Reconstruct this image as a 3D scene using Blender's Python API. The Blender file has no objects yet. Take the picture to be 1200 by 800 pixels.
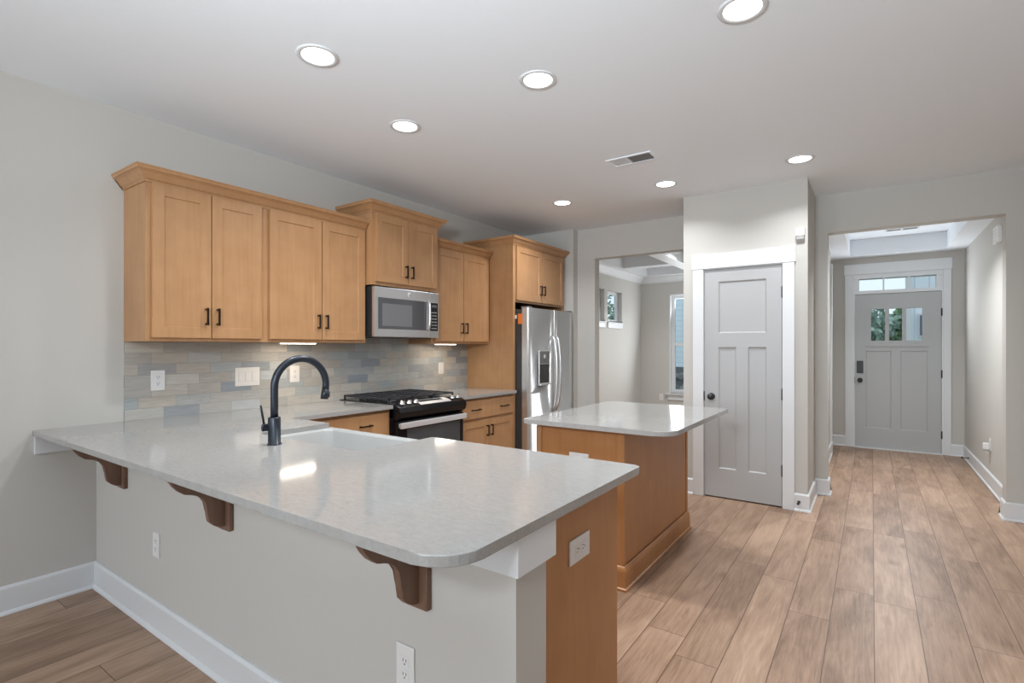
import bpy, bmesh, math, random
from mathutils import Vector
random.seed(7)
PI = math.pi
SC = bpy.context.scene
COL = SC.collection

# ------------------------------------------------------------------ camera
cam_d = bpy.data.cameras.new('camera')
cam = bpy.data.objects.new('camera', cam_d); COL.objects.link(cam)
cam.location = (0, 0, 1.35)
cam.rotation_euler = (PI/2, 0, 0.6089)
cam_d.sensor_width = 36.0
cam_d.lens = 604.6/1200*36
cam_d.shift_y = 6.5/1200
cam_d.clip_start = 0.02; cam_d.clip_end = 200
SC.camera = cam

# ------------------------------------------------------------------ world, exposure
w = bpy.data.worlds.new('sky'); SC.world = w; w.use_nodes = True
nt = w.node_tree; nt.nodes.clear()
wo = nt.nodes.new('ShaderNodeOutputWorld'); bg = nt.nodes.new('ShaderNodeBackground')
bg.inputs[0].default_value = (0.80, 0.90, 1.0, 1); bg.inputs[1].default_value = 1.1
nt.links.new(bg.outputs[0], wo.inputs[0])
SC.view_settings.view_transform = 'Standard'
SC.view_settings.look = 'None'
SC.view_settings.gamma = 1.0
SC.view_settings.use_curve_mapping = False
SC.view_settings.exposure = 0.08
SC.cycles.max_bounces = 10
SC.cycles.diffuse_bounces = 6
SC.cycles.glossy_bounces = 4
SC.cycles.transmission_bounces = 6
SC.cycles.transparent_max_bounces = 8
SC.cycles.sample_clamp_indirect = 6.0
SC.cycles.caustics_reflective = False
SC.cycles.caustics_refractive = False
SC.cycles.use_denoising = True

DOWNLIGHT_W = 11.0      # each recessed ceiling lamp
WINDOW_W = 34.0         # daylight entering each living room window
FILL_W = 62.0  # added upward fill behind the camera
STRIP_W = 0.9           # under-cabinet strips

def daylight(name, loc, rot, sx, sy, power, col=(1.0, 0.985, 0.96)):
    l = bpy.data.lights.new(name, 'AREA'); l.shape = 'RECTANGLE'; l.size = sx; l.size_y = sy
    l.energy = power; l.color = col
    o = bpy.data.objects.new(name, l); COL.objects.link(o); o.location = loc; o.rotation_euler = rot
    return o
# daylight through the living room's windows behind the camera (lamps tilted upward to brighten the ceiling) and through the dining / entry windows
for k, x in enumerate((-2.85, -1.65, -0.60)):
    daylight('window_daylight', (x, -4.70, 1.5), (PI/2+0.35, 0, 0), 0.85, 1.7, WINDOW_W*(1, 1.1, 1.4)[k], (0.86, 0.93, 1.0))
# added fill light, unseen behind the camera, aimed up to lift the ceiling
fl = daylight('ceiling_fill', (-0.5, -0.9, 2.0), (PI/2+0.50, 0, 0.25), 0.5, 0.5, FILL_W, (0.86, 0.94, 1.0)); fl.data.spread = 2.3
daylight('dining_daylight', (-2.62, 9.35, 1.45), (-PI/2-0.3, 0, 0), 0.8, 1.7, 24, (0.90, 0.95, 1.0))
daylight('entry_daylight', (0.27, 8.30, 1.9), (-PI/2, 0, 0), 0.6, 0.6, 12, (0.90, 0.95, 1.0))

# ------------------------------------------------------------------ materials
def new_mat(name):
    m = bpy.data.materials.new(name); m.use_nodes = True
    n = m.node_tree.nodes; return m, n, m.node_tree.links, n['Principled BSDF']
def N(n, t, **kw):
    x = n.new(t)
    for k, v in kw.items(): setattr(x, k, v)
    return x
def plain(name, col, rough=0.5, metal=0.0, bump=0.0, bscale=60, coat=0.0, spec=0.5):
    m, n, l, b = new_mat(name)
    b.inputs['Base Color'].default_value = (*col, 1); b.inputs['Roughness'].default_value = rough
    b.inputs['Metallic'].default_value = metal; b.inputs['Coat Weight'].default_value = coat
    b.inputs['Specular IOR Level'].default_value = spec
    tc = N(n, 'ShaderNodeTexCoord'); no = N(n, 'ShaderNodeTexNoise'); no.inputs['Scale'].default_value = bscale
    l.new(tc.outputs['Object'], no.inputs['Vector'])
    if bump:
        bp = N(n, 'ShaderNodeBump'); bp.inputs['Strength'].default_value = bump; bp.inputs['Distance'].default_value = 0.002
        l.new(no.outputs[0], bp.inputs['Height']); l.new(bp.outputs[0], b.inputs['Normal'])
    else:
        mr = N(n, 'ShaderNodeMapRange'); mr.inputs[3].default_value = rough*0.93; mr.inputs[4].default_value = min(1, rough*1.07)
        l.new(no.outputs[0], mr.inputs[0]); l.new(mr.outputs[0], b.inputs['Roughness'])
    return m
def emit(name, col, s):
    m, n, l, b = new_mat(name)
    b.inputs['Base Color'].default_value = (*col, 1); b.inputs['Emission Color'].default_value = (*col, 1)
    b.inputs['Emission Strength'].default_value = s
    return m
def ramp(n, stops):
    r = N(n, 'ShaderNodeValToRGB'); e = r.color_ramp.elements
    while len(e) < len(stops): e.new(0.5)
    for i, (p, c) in enumerate(stops): e[i].position = p; e[i].color = (*c, 1)
    return r
def wood(name, ca, cb, rough=0.38, axis='Z', scale=1.0, blotch=0.5):
    """maple-like: faint stretched grain and soft blotches"""
    m, n, l, b = new_mat(name)
    tc = N(n, 'ShaderNodeTexCoord'); mp = N(n, 'ShaderNodeMapping')
    s = {'Z': (38, 38, 2.2), 'Y': (38, 2.2, 38), 'X': (2.2, 38, 38)}[axis]
    mp.inputs['Scale'].default_value = tuple(k*scale for k in s)
    g = N(n, 'ShaderNodeNewGeometry')
    l.new(g.outputs['Position'], mp.inputs['Vector'])
    no = N(n, 'ShaderNodeTexNoise'); no.inputs['Scale'].default_value = 1.0; no.inputs['Detail'].default_value = 5
    no.inputs['Distortion'].default_value = 0.6
    l.new(mp.outputs[0], no.inputs['Vector'])
    n2 = N(n, 'ShaderNodeTexNoise'); n2.inputs['Scale'].default_value = 7.0; n2.inputs['Detail'].default_value = 3
    l.new(g.outputs['Position'], n2.inputs['Vector'])
    mx = N(n, 'ShaderNodeMix'); mx.data_type = 'FLOAT'; mx.inputs[0].default_value = blotch
    l.new(no.outputs[0], mx.inputs[2]); l.new(n2.outputs[0], mx.inputs[3])
    r = ramp(n, [(0.3, ca), (0.7, cb)])
    l.new(mx.outputs[0], r.inputs[0]); l.new(r.outputs[0], b.inputs['Base Color'])
    b.inputs['Roughness'].default_value = rough
    bp = N(n, 'ShaderNodeBump'); bp.inputs['Strength'].default_value = 0.05; bp.inputs['Distance'].default_value = 0.001
    l.new(no.outputs[0], bp.inputs['Height']); l.new(bp.outputs[0], b.inputs['Normal'])
    return m

def M_(n, l, op, a, b=None, c=None):
    x = N(n, 'ShaderNodeMath', operation=op)
    for i, v in enumerate((a, b, c)):
        if v is None: continue
        if isinstance(v, (int, float)): x.inputs[i].default_value = v
        else: l.new(v, x.inputs[i])
    return x.outputs[0]

def plank_floor():
    m, n, l, b = new_mat('plank_floor')
    g = N(n, 'ShaderNodeNewGeometry'); sp = N(n, 'ShaderNodeSeparateXYZ'); l.new(g.outputs['Position'], sp.inputs[0])
    W, L = 0.18, 1.22
    u = M_(n, l, 'DIVIDE', M_(n, l, 'ADD', sp.outputs[0], -0.0095), W)
    row = M_(n, l, 'FLOOR', u); fu = M_(n, l, 'SUBTRACT', u, row)
    wn = N(n, 'ShaderNodeTexWhiteNoise', noise_dimensions='1D'); l.new(row, wn.inputs['W'])
    v = M_(n, l, 'ADD', M_(n, l, 'DIVIDE', sp.outputs[1], L), M_(n, l, 'MULTIPLY', wn.outputs[0], 7.3))
    col = M_(n, l, 'FLOOR', v); fv = M_(n, l, 'SUBTRACT', v, col)
    cid = N(n, 'ShaderNodeCombineXYZ'); l.new(row, cid.inputs[0]); l.new(col, cid.inputs[1])
    wc = N(n, 'ShaderNodeTexWhiteNoise', noise_dimensions='3D'); l.new(cid.outputs[0], wc.inputs['Vector'])
    # grain coordinates, shifted per plank
    off = N(n, 'ShaderNodeVectorMath', operation='SCALE'); l.new(wc.outputs['Color'], off.inputs[0]); off.inputs['Scale'].default_value = 37.0
    ad = N(n, 'ShaderNodeVectorMath', operation='ADD'); l.new(g.outputs['Position'], ad.inputs[0]); l.new(off.outputs[0], ad.inputs[1])
    mp = N(n, 'ShaderNodeMapping'); mp.inputs['Scale'].default_value = (44, 2.6, 1); l.new(ad.outputs[0], mp.inputs['Vector'])
    gr = N(n, 'ShaderNodeTexNoise'); gr.inputs['Scale'].default_value = 1.6; gr.inputs['Detail'].default_value = 8; gr.inputs['Distortion'].default_value = 0.7
    gr.inputs['Roughness'].default_value = 0.70
    l.new(mp.outputs[0], gr.inputs['Vector'])
    mp2 = N(n, 'ShaderNodeMapping'); mp2.inputs['Scale'].default_value = (7, 2.0, 1); l.new(ad.outputs[0], mp2.inputs['Vector'])
    bl = N(n, 'ShaderNodeTexNoise'); bl.inputs['Scale'].default_value = 1.0; bl.inputs['Detail'].default_value = 3; bl.inputs['Distortion'].default_value = 0.8
    l.new(mp2.outputs[0], bl.inputs['Vector'])
    mp3 = N(n, 'ShaderNodeMapping'); mp3.inputs['Scale'].default_value = (9, 4.0, 1); l.new(ad.outputs[0], mp3.inputs['Vector'])
    kn = N(n, 'ShaderNodeTexVoronoi'); kn.inputs['Scale'].default_value = 0.55; wv = N(n, 'ShaderNodeTexNoise'); wv.inputs['Scale'].default_value = 2.5; wv.inputs['Detail'].default_value = 4; l.new(mp3.outputs[0], wv.inputs['Vector'])
    wa = N(n, 'ShaderNodeVectorMath', operation='MULTIPLY_ADD'); l.new(wv.outputs['Color'], wa.inputs[0]); wa.inputs[1].default_value = (0.45, 0.45, 0); l.new(mp3.outputs[0], wa.inputs[2]); l.new(wa.outputs[0], kn.inputs['Vector'])
    knot = N(n, 'ShaderNodeMapRange'); knot.inputs[1].default_value = 0.02; knot.inputs[2].default_value = 0.17
    knot.inputs[3].default_value = 1.0; knot.inputs[4].default_value = 0.0; l.new(kn.outputs['Distance'], knot.inputs[0])
    ks = N(n, 'ShaderNodeSeparateColor'); l.new(kn.outputs['Color'], ks.inputs[0])
    kmask = M_(n, l, 'MULTIPLY', knot.outputs[0], M_(n, l, 'GREATER_THAN', ks.outputs[0], 0.42))
    t = M_(n, l, 'ADD', M_(n, l, 'MULTIPLY', gr.outputs[0], 0.55), M_(n, l, 'MULTIPLY', bl.outputs[0], 0.45))
    t = M_(n, l, 'ADD', t, M_(n, l, 'MULTIPLY', M_(n, l, 'SUBTRACT', wc.outputs['Value'], 0.5), 0.17))
    r = ramp(n, [(0.30, FLOOR_C[0]), (0.50, FLOOR_C[1]), (0.68, FLOOR_C[2])])
    l.new(t, r.inputs[0])
    mk = N(n, 'ShaderNodeMix', data_type='RGBA'); l.new(M_(n, l, 'MULTIPLY', kmask, 0.72), mk.inputs[0])
    l.new(r.outputs[0], mk.inputs[6]); mk.inputs[7].default_value = (0.16, 0.09, 0.055, 1)
    # seams
    s1 = M_(n, l, 'LESS_THAN', M_(n, l, 'MULTIPLY', M_(n, l, 'MINIMUM', fu, M_(n, l, 'SUBTRACT', 1.0, fu)), W), 0.0021)
    s2 = M_(n, l, 'LESS_THAN', M_(n, l, 'MULTIPLY', M_(n, l, 'MINIMUM', fv, M_(n, l, 'SUBTRACT', 1.0, fv)), L), 0.0019)
    seam = M_(n, l, 'MAXIMUM', s1, s2)
    ms = N(n, 'ShaderNodeMix', data_type='RGBA'); l.new(M_(n, l, 'MULTIPLY', seam, 0.9), ms.inputs[0])
    l.new(mk.outputs[2], ms.inputs[6]); ms.inputs[7].default_value = (0.10, 0.055, 0.035, 1)
    l.new(ms.outputs[2], b.inputs['Base Color'])
    b.inputs['Roughness'].default_value = 0.42; b.inputs['Specular IOR Level'].default_value = 0.4
    bp = N(n, 'ShaderNodeBump'); bp.inputs['Strength'].default_value = 0.12; bp.inputs['Distance'].default_value = 0.001
    l.new(M_(n, l, 'SUBTRACT', gr.outputs[0], M_(n, l, 'MULTIPLY', seam, 1.0)), bp.inputs['Height']); l.new(bp.outputs[0], b.inputs['Normal'])
    return m

def tile_mat():
    m, n, l, b = new_mat('slate_tile')
    g = N(n, 'ShaderNodeNewGeometry'); sp = N(n, 'ShaderNodeSeparateXYZ'); l.new(g.outputs['Position'], sp.inputs[0])
    H, L = 0.0667, 0.205
    u = M_(n, l, 'DIVIDE', M_(n, l, 'SUBTRACT', sp.outputs[2], 0.914), H)
    row = M_(n, l, 'FLOOR', u); fu = M_(n, l, 'SUBTRACT', u, row)
    v = M_(n, l, 'ADD', M_(n, l, 'DIVIDE', M_(n, l, 'SUBTRACT', sp.outputs[1], 1.18), L), M_(n, l, 'MULTIPLY', M_(n, l, 'MODULO', M_(n, l, 'MULTIPLY', row, 2.0), 3.0), 0.3333))
    col = M_(n, l, 'FLOOR', v); fv = M_(n, l, 'SUBTRACT', v, col)
    cid = N(n, 'ShaderNodeCombineXYZ'); l.new(row, cid.inputs[0]); l.new(col, cid.inputs[1]); cid.inputs[2].default_value = 3.7
    wc = N(n, 'ShaderNodeTexWhiteNoise', noise_dimensions='3D'); l.new(cid.outputs[0], wc.inputs['Vector'])
    r = ramp(n, [(0.0, TILE_C[0]), (0.2, TILE_C[1]), (0.4, TILE_C[2]), (0.6, TILE_C[3]), (0.8, TILE_C[4]), (1.0, TILE_C[5])])
    l.new(wc.outputs['Value'], r.inputs[0])
    off = N(n, 'ShaderNodeVectorMath', operation='SCALE'); l.new(wc.outputs['Color'], off.inputs[0]); off.inputs['Scale'].default_value = 23.0
    ad = N(n, 'ShaderNodeVectorMath', operation='ADD'); l.new(g.outputs['Position'], ad.inputs[0]); l.new(off.outputs[0], ad.inputs[1])
    mp = N(n, 'ShaderNodeMapping'); mp.inputs['Scale'].default_value = (1, 9, 90); l.new(ad.outputs[0], mp.inputs['Vector'])
    no = N(n, 'ShaderNodeTexNoise'); no.inputs['Scale'].default_value = 1.3; no.inputs['Detail'].default_value = 6; l.new(mp.outputs[0], no.inputs['Vector'])
    mm = N(n, 'ShaderNodeMix', data_type='RGBA', blend_type='OVERLAY'); mm.inputs[0].default_value = 0.22
    l.new(r.outputs[0], mm.inputs[6]); l.new(no.outputs[0], mm.inputs[7])
    s1 = M_(n, l, 'LESS_THAN', M_(n, l, 'MULTIPLY', M_(n, l, 'MINIMUM', fu, M_(n, l, 'SUBTRACT', 1.0, fu)), H), 0.0010)
    s2 = M_(n, l, 'LESS_THAN', M_(n, l, 'MULTIPLY', M_(n, l, 'MINIMUM', fv, M_(n, l, 'SUBTRACT', 1.0, fv)), L), 0.0010)
    seam = M_(n, l, 'MAXIMUM', s1, s2)
    ms = N(n, 'ShaderNodeMix', data_type='RGBA'); l.new(seam, ms.inputs[0]); l.new(mm.outputs[2], ms.inputs[6]); ms.inputs[7].default_value = (0.27, 0.26, 0.24, 1)
    l.new(ms.outputs[2], b.inputs['Base Color'])
    b.inputs['Roughness'].default_value = 0.33
    bp = N(n, 'ShaderNodeBump'); bp.inputs['Strength'].default_value = 0.4; bp.inputs['Distance'].default_value = 0.0015
    l.new(M_(n, l, 'SUBTRACT', no.outputs[0], seam), bp.inputs['Height']); l.new(bp.outputs[0], b.inputs['Normal'])
    return m

def quartz_mat():
    m, n, l, b = new_mat('quartz')
    g = N(n, 'ShaderNodeNewGeometry')
    mp = N(n, 'ShaderNodeMapping'); mp.inputs['Rotation'].default_value = (0, 0, 0.5); mp.inputs['Scale'].default_value = (22, 70, 22)
    l.new(g.outputs['Position'], mp.inputs['Vector'])
    no = N(n, 'ShaderNodeTexNoise'); no.inputs['Scale'].default_value = 1.4; no.inputs['Detail'].default_value = 7; no.inputs['Distortion'].default_value = 1.0
    l.new(mp.outputs[0], no.inputs['Vector'])
    sk = N(n, 'ShaderNodeTexNoise'); sk.inputs['Scale'].default_value = 260; sk.inputs['Detail'].default_value = 2; l.new(g.outputs['Position'], sk.inputs['Vector'])
    t = M_(n, l, 'ADD', M_(n, l, 'MULTIPLY', no.outputs[0], 0.6), M_(n, l, 'MULTIPLY', sk.outputs[0], 0.4))
    r = ramp(n, [(0.32, QUARTZ_C[0]), (0.52, QUARTZ_C[1]), (0.75, QUARTZ_C[2])])
    l.new(t, r.inputs[0]); l.new(r.outputs[0], b.inputs['Base Color'])
    b.inputs['Roughness'].default_value = 0.085; b.inputs['Specular IOR Level'].default_value = 0.5
    return m

def glass_mat(name='window_glass'):
    m, n, l, b = new_mat(name); n.clear()
    o = N(n, 'ShaderNodeOutputMaterial'); t = N(n, 'ShaderNodeBsdfTransparent'); g = N(n, 'ShaderNodeBsdfGlossy')
    g.inputs['Roughness'].default_value = 0.02; t.inputs[0].default_value = (0.95, 0.98, 0.98, 1)
    mx = N(n, 'ShaderNodeMixShader'); fr = N(n, 'ShaderNodeFresnel'); fr.inputs[0].default_value = 1.5
    ge = N(n, 'ShaderNodeNewGeometry'); l.new(M_(n, l, 'MULTIPLY', fr.outputs[0], M_(n, l, 'SUBTRACT', 1.0, ge.outputs['Backfacing'])), mx.inputs[0]); l.new(t.outputs[0], mx.inputs[1]); l.new(g.outputs[0], mx.inputs[2]); l.new(mx.outputs[0], o.inputs[0])
    return m

def steel_mat(name, col, rough, axis):
    m, n, l, b = new_mat(name)
    b.inputs['Base Color'].default_value = (*col, 1); b.inputs['Metallic'].default_value = 1.0
    g = N(n, 'ShaderNodeNewGeometry'); mp = N(n, 'ShaderNodeMapping')
    mp.inputs['Scale'].default_value = {'Y': (300, 3, 300), 'Z': (300, 300, 3)}[axis]
    l.new(g.outputs['Position'], mp.inputs['Vector'])
    no = N(n, 'ShaderNodeTexNoise'); no.inputs['Scale'].default_value = 1.0; l.new(mp.outputs[0], no.inputs['Vector'])
    mr = N(n, 'ShaderNodeMapRange'); mr.inputs[3].default_value = rough*0.88; mr.inputs[4].default_value = rough*1.12
    l.new(no.outputs[0], mr.inputs[0]); l.new(mr.outputs[0], b.inputs['Roughness'])
    return m

def foliage_mat(name, ca, cb):
    m, n, l, b = new_mat(name)
    g = N(n, 'ShaderNodeNewGeometry')
    no = N(n, 'ShaderNodeTexNoise'); no.inputs['Scale'].default_value = 5; no.inputs['Detail'].default_value = 6; l.new(g.outputs['Position'], no.inputs['Vector'])
    r = ramp(n, [(0.35, ca), (0.65, cb)]); l.new(no.outputs[0], r.inputs[0]); l.new(r.outputs[0], b.inputs['Base Color'])
    b.inputs['Roughness'].default_value = 0.8
    return m
def siding_mat(name, ca, vertical=False):
    m, n, l, b = new_mat(name)
    g = N(n, 'ShaderNodeNewGeometry'); sp = N(n, 'ShaderNodeSeparateXYZ'); l.new(g.outputs['Position'], sp.inputs[0])
    src = sp.outputs[0] if vertical else sp.outputs[2]
    f = M_(n, l, 'FRACT', M_(n, l, 'DIVIDE', src, 0.30 if vertical else 0.15))
    lt = M_(n, l, 'LESS_THAN', f, 0.10)
    mx = N(n, 'ShaderNodeMix', data_type='RGBA'); l.new(lt, mx.inputs[0]); mx.inputs[6].default_value = (*ca, 1); mx.inputs[7].default_value = (*[c*0.8 for c in ca], 1)
    l.new(mx.outputs[2], b.inputs['Base Color']); b.inputs['Roughness'].default_value = 0.7
    return m
def stone_mat():
    m, n, l, b = new_mat('stone_veneer')
    g = N(n, 'ShaderNodeNewGeometry')
    mp = N(n, 'ShaderNodeMapping'); mp.inputs['Scale'].default_value = (3, 3, 8); l.new(g.outputs['Position'], mp.inputs['Vector'])
    v = N(n, 'ShaderNodeTexVoronoi'); v.inputs['Scale'].default_value = 1.0; l.new(mp.outputs[0], v.inputs['Vector'])
    s = N(n, 'ShaderNodeSeparateColor'); l.new(v.outputs['Color'], s.inputs[0])
    r = ramp(n, [(0.0, (0.05, 0.06, 0.07)), (0.5, (0.14, 0.15, 0.16)), (1.0, (0.30, 0.31, 0.32))]); l.new(s.outputs[0], r.inputs[0])
    l.new(r.outputs[0], b.inputs['Base Color']); b.inputs['Roughness'].default_value = 0.9
    return m

FLOOR_C = [(0.170, 0.103, 0.065), (0.325, 0.210, 0.142), (0.455, 0.312, 0.220)]
QUARTZ_C = [(0.275, 0.268, 0.258), (0.315, 0.308, 0.296), (0.350, 0.342, 0.330)]
TILE_C = [(0.26, 0.29, 0.32), (0.43, 0.385, 0.33), (0.33, 0.36, 0.37), (0.50, 0.46, 0.40), (0.38, 0.35, 0.315), (0.45, 0.47, 0.47)]
MAT = {
 'wall': plain('greige_paint', (0.525, 0.51, 0.48), 0.85, bump=0.04, bscale=400, spec=0.2),
 'ceil': plain('ceiling_paint', (0.86, 0.90, 0.945), 0.9, bump=0.04, bscale=300, spec=0.1),
 'trim': plain('white_trim', (0.66, 0.675, 0.69), 0.4),
 'door': plain('door_paint', (0.41, 0.415, 0.42), 0.45),
 'floor': plank_floor(), 'tile': tile_mat(), 'quartz': quartz_mat(),
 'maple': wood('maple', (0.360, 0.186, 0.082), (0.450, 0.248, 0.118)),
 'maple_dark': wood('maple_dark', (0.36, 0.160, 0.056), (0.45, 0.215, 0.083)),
 'walnut': wood('corbel_wood', (0.12, 0.065, 0.042), (0.20, 0.115, 0.075), rough=0.45),
 'shadow_wood': plain('cabinet_inside', (0.30, 0.17, 0.09), 0.6),
 'steel': steel_mat('stainless', (0.74, 0.75, 0.76), 0.36, 'Z'),
 'steel_h': steel_mat('stainless_brushed', (0.66, 0.66, 0.67), 0.30, 'Y'),
 'chrome': plain('polished_knob_steel', (0.85, 0.85, 0.86), 0.12, 1.0),
 'black': plain('black_enamel', (0.006, 0.006, 0.007), 0.16, spec=0.3),
 'bar_steel': plain('satin_bar_steel', (0.72, 0.72, 0.73), 0.35, 0.55),
 'iron': plain('cast_iron', (0.022, 0.022, 0.026), 0.42, bump=0.3, bscale=300),
 'mblack': plain('matte_black', (0.018, 0.019, 0.022), 0.42),
 'faucet': plain('faucet_black', (0.030, 0.036, 0.046), 0.32, 0.6),
 'bronze': plain('oil_rubbed_bronze', (0.022, 0.014, 0.010), 0.4, 0.7),
 'fridge_side': plain('fridge_side_grey', (0.045, 0.044, 0.043), 0.35),
 'bglass': plain('black_glass', (0.015, 0.016, 0.018), 0.06),
 'mwglass': plain('microwave_glass', (0.07, 0.07, 0.075), 0.08),
 'mwwin': plain('microwave_mesh_window', (0.15, 0.15, 0.155), 0.15),
 'sink': plain('fireclay_white', (0.45, 0.45, 0.44), 0.15),
 'plate': plain('white_plastic', (0.72, 0.715, 0.71), 0.35),
 'plate_warm': plain('light_almond_plastic', (0.74, 0.70, 0.66), 0.35),
 'slot': plain('socket_slot', (0.05, 0.05, 0.05), 0.5),
 'slot_g': plain('socket_shadow_line', (0.45, 0.44, 0.43), 0.5),
 'orange': plain('orange_sticker', (0.85, 0.22, 0.03), 0.5),
 'lens': emit('lamp_lens', (1, 1, 0.98), 6.0),
 'strip': emit('strip_lens', (1, 0.93, 0.80), 9.0),
 'glass': glass_mat(),
 'vent_dark': plain('vent_dark', (0.12, 0.12, 0.12), 0.6),
 'leaf': foliage_mat('foliage', (0.08, 0.16, 0.07), (0.36, 0.52, 0.30)),
 'leaf2': foliage_mat('foliage_blue', (0.12, 0.21, 0.15), (0.50, 0.64, 0.54)),
 'bark': plain('bark', (0.12, 0.09, 0.07), 0.9, bump=0.5, bscale=20),
 'siding': siding_mat('white_siding', (0.75, 0.80, 0.86), True),
 'siding_h': siding_mat('pale_siding', (0.72, 0.82, 0.90)),
 'stone': stone_mat(),
 'hglass': plain('house_window_glass', (0.05, 0.09, 0.14), 0.1),
 'lawn': foliage_mat('lawn', (0.05, 0.09, 0.03), (0.12, 0.18, 0.07)),
 'roof': plain('asphalt_shingle', (0.10, 0.10, 0.11), 0.9, bump=0.4, bscale=40),
}

# ------------------------------------------------------------------ mesh building
def root_loc(o):
    while o.parent: o = o.parent
    return Vector(o.location)
class MB:
    def __init__(s): s.bm = bmesh.new()
    def box(s, x0, x1, y0, y1, z0, z1, bev=0.0, seg=2):
        b = bmesh.new()
        vs = [b.verts.new((x, y, z)) for x in (min(x0, x1), max(x0, x1)) for y in (min(y0, y1), max(y0, y1)) for z in (min(z0, z1), max(z0, z1))]
        for f in ((0, 1, 3, 2), (4, 6, 7, 5), (0, 4, 5, 1), (2, 3, 7, 6), (0, 2, 6, 4), (1, 5, 7, 3)): b.faces.new([vs[i] for i in f])
        if bev: bmesh.ops.bevel(b, geom=list(b.edges), offset=bev, segments=seg, profile=0.6, affect='EDGES')
        s.add(b); return s
    def add(s, b):
        bmesh.ops.recalc_face_normals(b, faces=list(b.faces))
        me = bpy.data.meshes.new('t'); b.to_mesh(me); b.free(); s.bm.from_mesh(me); bpy.data.meshes.remove(me)
    def prism(s, pts, mapf, c0, c1, bev=0.0, bevtop=False, seg=3):
        """pts: 2D outline; mapf(a,b,c)->xyz; extruded c0..c1"""
        b = bmesh.new()
        lo = [b.verts.new(mapf(p[0], p[1], c0)) for p in pts]; hi = [b.verts.new(mapf(p[0], p[1], c1)) for p in pts]
        f0 = b.faces.new(lo); f1 = b.faces.new(list(reversed(hi))); k = len(pts)
        for i in range(k): b.faces.new((lo[i], lo[(i+1) % k], hi[(i+1) % k], hi[i]))
        if bev:
            es = set(f1.edges) | (set() if bevtop else set(f0.edges))
            bmesh.ops.bevel(b, geom=list(es), offset=bev, segments=seg, profile=0.5, affect='EDGES')
        bmesh.ops.triangulate(b, faces=[f for f in b.faces if len(f.verts) > 4])
        s.add(b); return s
    def tube(s, path, r, seg=16, caps=True):
        """round tube along a path of points (r number or list)"""
        b = bmesh.new(); P = [Vector(p) for p in path]; rings = []
        t0 = (P[1]-P[0]).normalized(); up = Vector((0, 0, 1)) if abs(t0.z) < 0.9 else Vector((1, 0, 0))
        nrm = t0.cross(up).normalized()
        for i, p in enumerate(P):
            t = ((P[i+1] if i+1 < len(P) else P[i]) - (P[i-1] if i else P[i])).normalized()
            nrm = (nrm - t*nrm.dot(t)).normalized(); bn = t.cross(nrm)
            rr = r[i] if isinstance(r, (list, tuple)) else r
            rings.append([b.verts.new(p + (nrm*math.cos(a)+bn*math.sin(a))*rr) for a in [2*PI*k/seg for k in range(seg)]])
        for i in range(len(rings)-1):
            for k in range(seg):
                f = b.faces.new((rings[i][k], rings[i][(k+1) % seg], rings[i+1][(k+1) % seg], rings[i+1][k])); f.smooth = True
        if caps:
            b.faces.new(list(reversed(rings[0]))); b.faces.new(rings[-1])
        s.add(b); return s
    def lathe(s, prof, c, axis='Z', seg=24):
        """prof: list of (radius, height) along axis from point c; sign via negative height"""
        b = bmesh.new(); c = Vector(c); rings = []
        A = {'Z': (Vector((1, 0, 0)), Vector((0, 1, 0)), Vector((0, 0, 1))), 'Y': (Vector((1, 0, 0)), Vector((0, 0, 1)), Vector((0, 1, 0))), 'X': (Vector((0, 1, 0)), Vector((0, 0, 1)), Vector((1, 0, 0)))}[axis]
        for r, h in prof:
            rings.append([b.verts.new(c + A[0]*r*math.cos(a) + A[1]*r*math.sin(a) + A[2]*h) for a in [2*PI*k/seg for k in range(seg)]] if r > 1e-6 else [b.verts.new(c + A[2]*h)])
        for i in range(len(rings)-1):
            p, q = rings[i], rings[i+1]
            for k in range(seg):
                k2 = (k+1) % seg
                if len(p) == 1 and len(q) > 1: f = b.faces.new((p[0], q[k], q[k2]))
                elif len(q) == 1 and len(p) > 1: f = b.faces.new((p[k], p[k2], q[0]))
                elif len(p) > 1: f = b.faces.new((p[k], p[k2], q[k2], q[k]))
                else: continue
                f.smooth = True
        if len(rings[0]) > 1: b.faces.new(rings[0])
        if len(rings[-1]) > 1: b.faces.new(rings[-1])
        s.add(b); return s
    def sweep(s, path, prof, side=1):
        """horizontal moulding: path [(x,y)], prof [(out,z)] closed, out measured to the right (side=1) of travel, mitred"""
        b = bmesh.new(); P = [Vector((p[0], p[1])) for p in path]; rings = []
        for i, p in enumerate(P):
            d0 = (P[i]-P[i-1]).normalized() if i else None; d1 = (P[i+1]-P[i]).normalized() if i+1 < len(P) else None
            rn = lambda d: Vector((d.y, -d.x))*side
            if d0 is None: m = rn(d1)
            elif d1 is None: m = rn(d0)
            else:
                m = rn(d0)+rn(d1); m = m.normalized()/max(0.2, m.normalized().dot(rn(d0)))
            rings.append([b.verts.new((p.x+m.x*o, p.y+m.y*o, z)) for o, z in prof])
        k = len(prof)
        for i in range(len(rings)-1):
            for j in range(k): b.faces.new((rings[i][j], rings[i][(j+1) % k], rings[i+1][(j+1) % k], rings[i+1][j]))
        b.faces.new(rings[0]); b.faces.new(rings[-1])
        bmesh.ops.triangulate(b, faces=[f for f in b.faces if len(f.verts) > 4])
        s.add(b); return s
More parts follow.
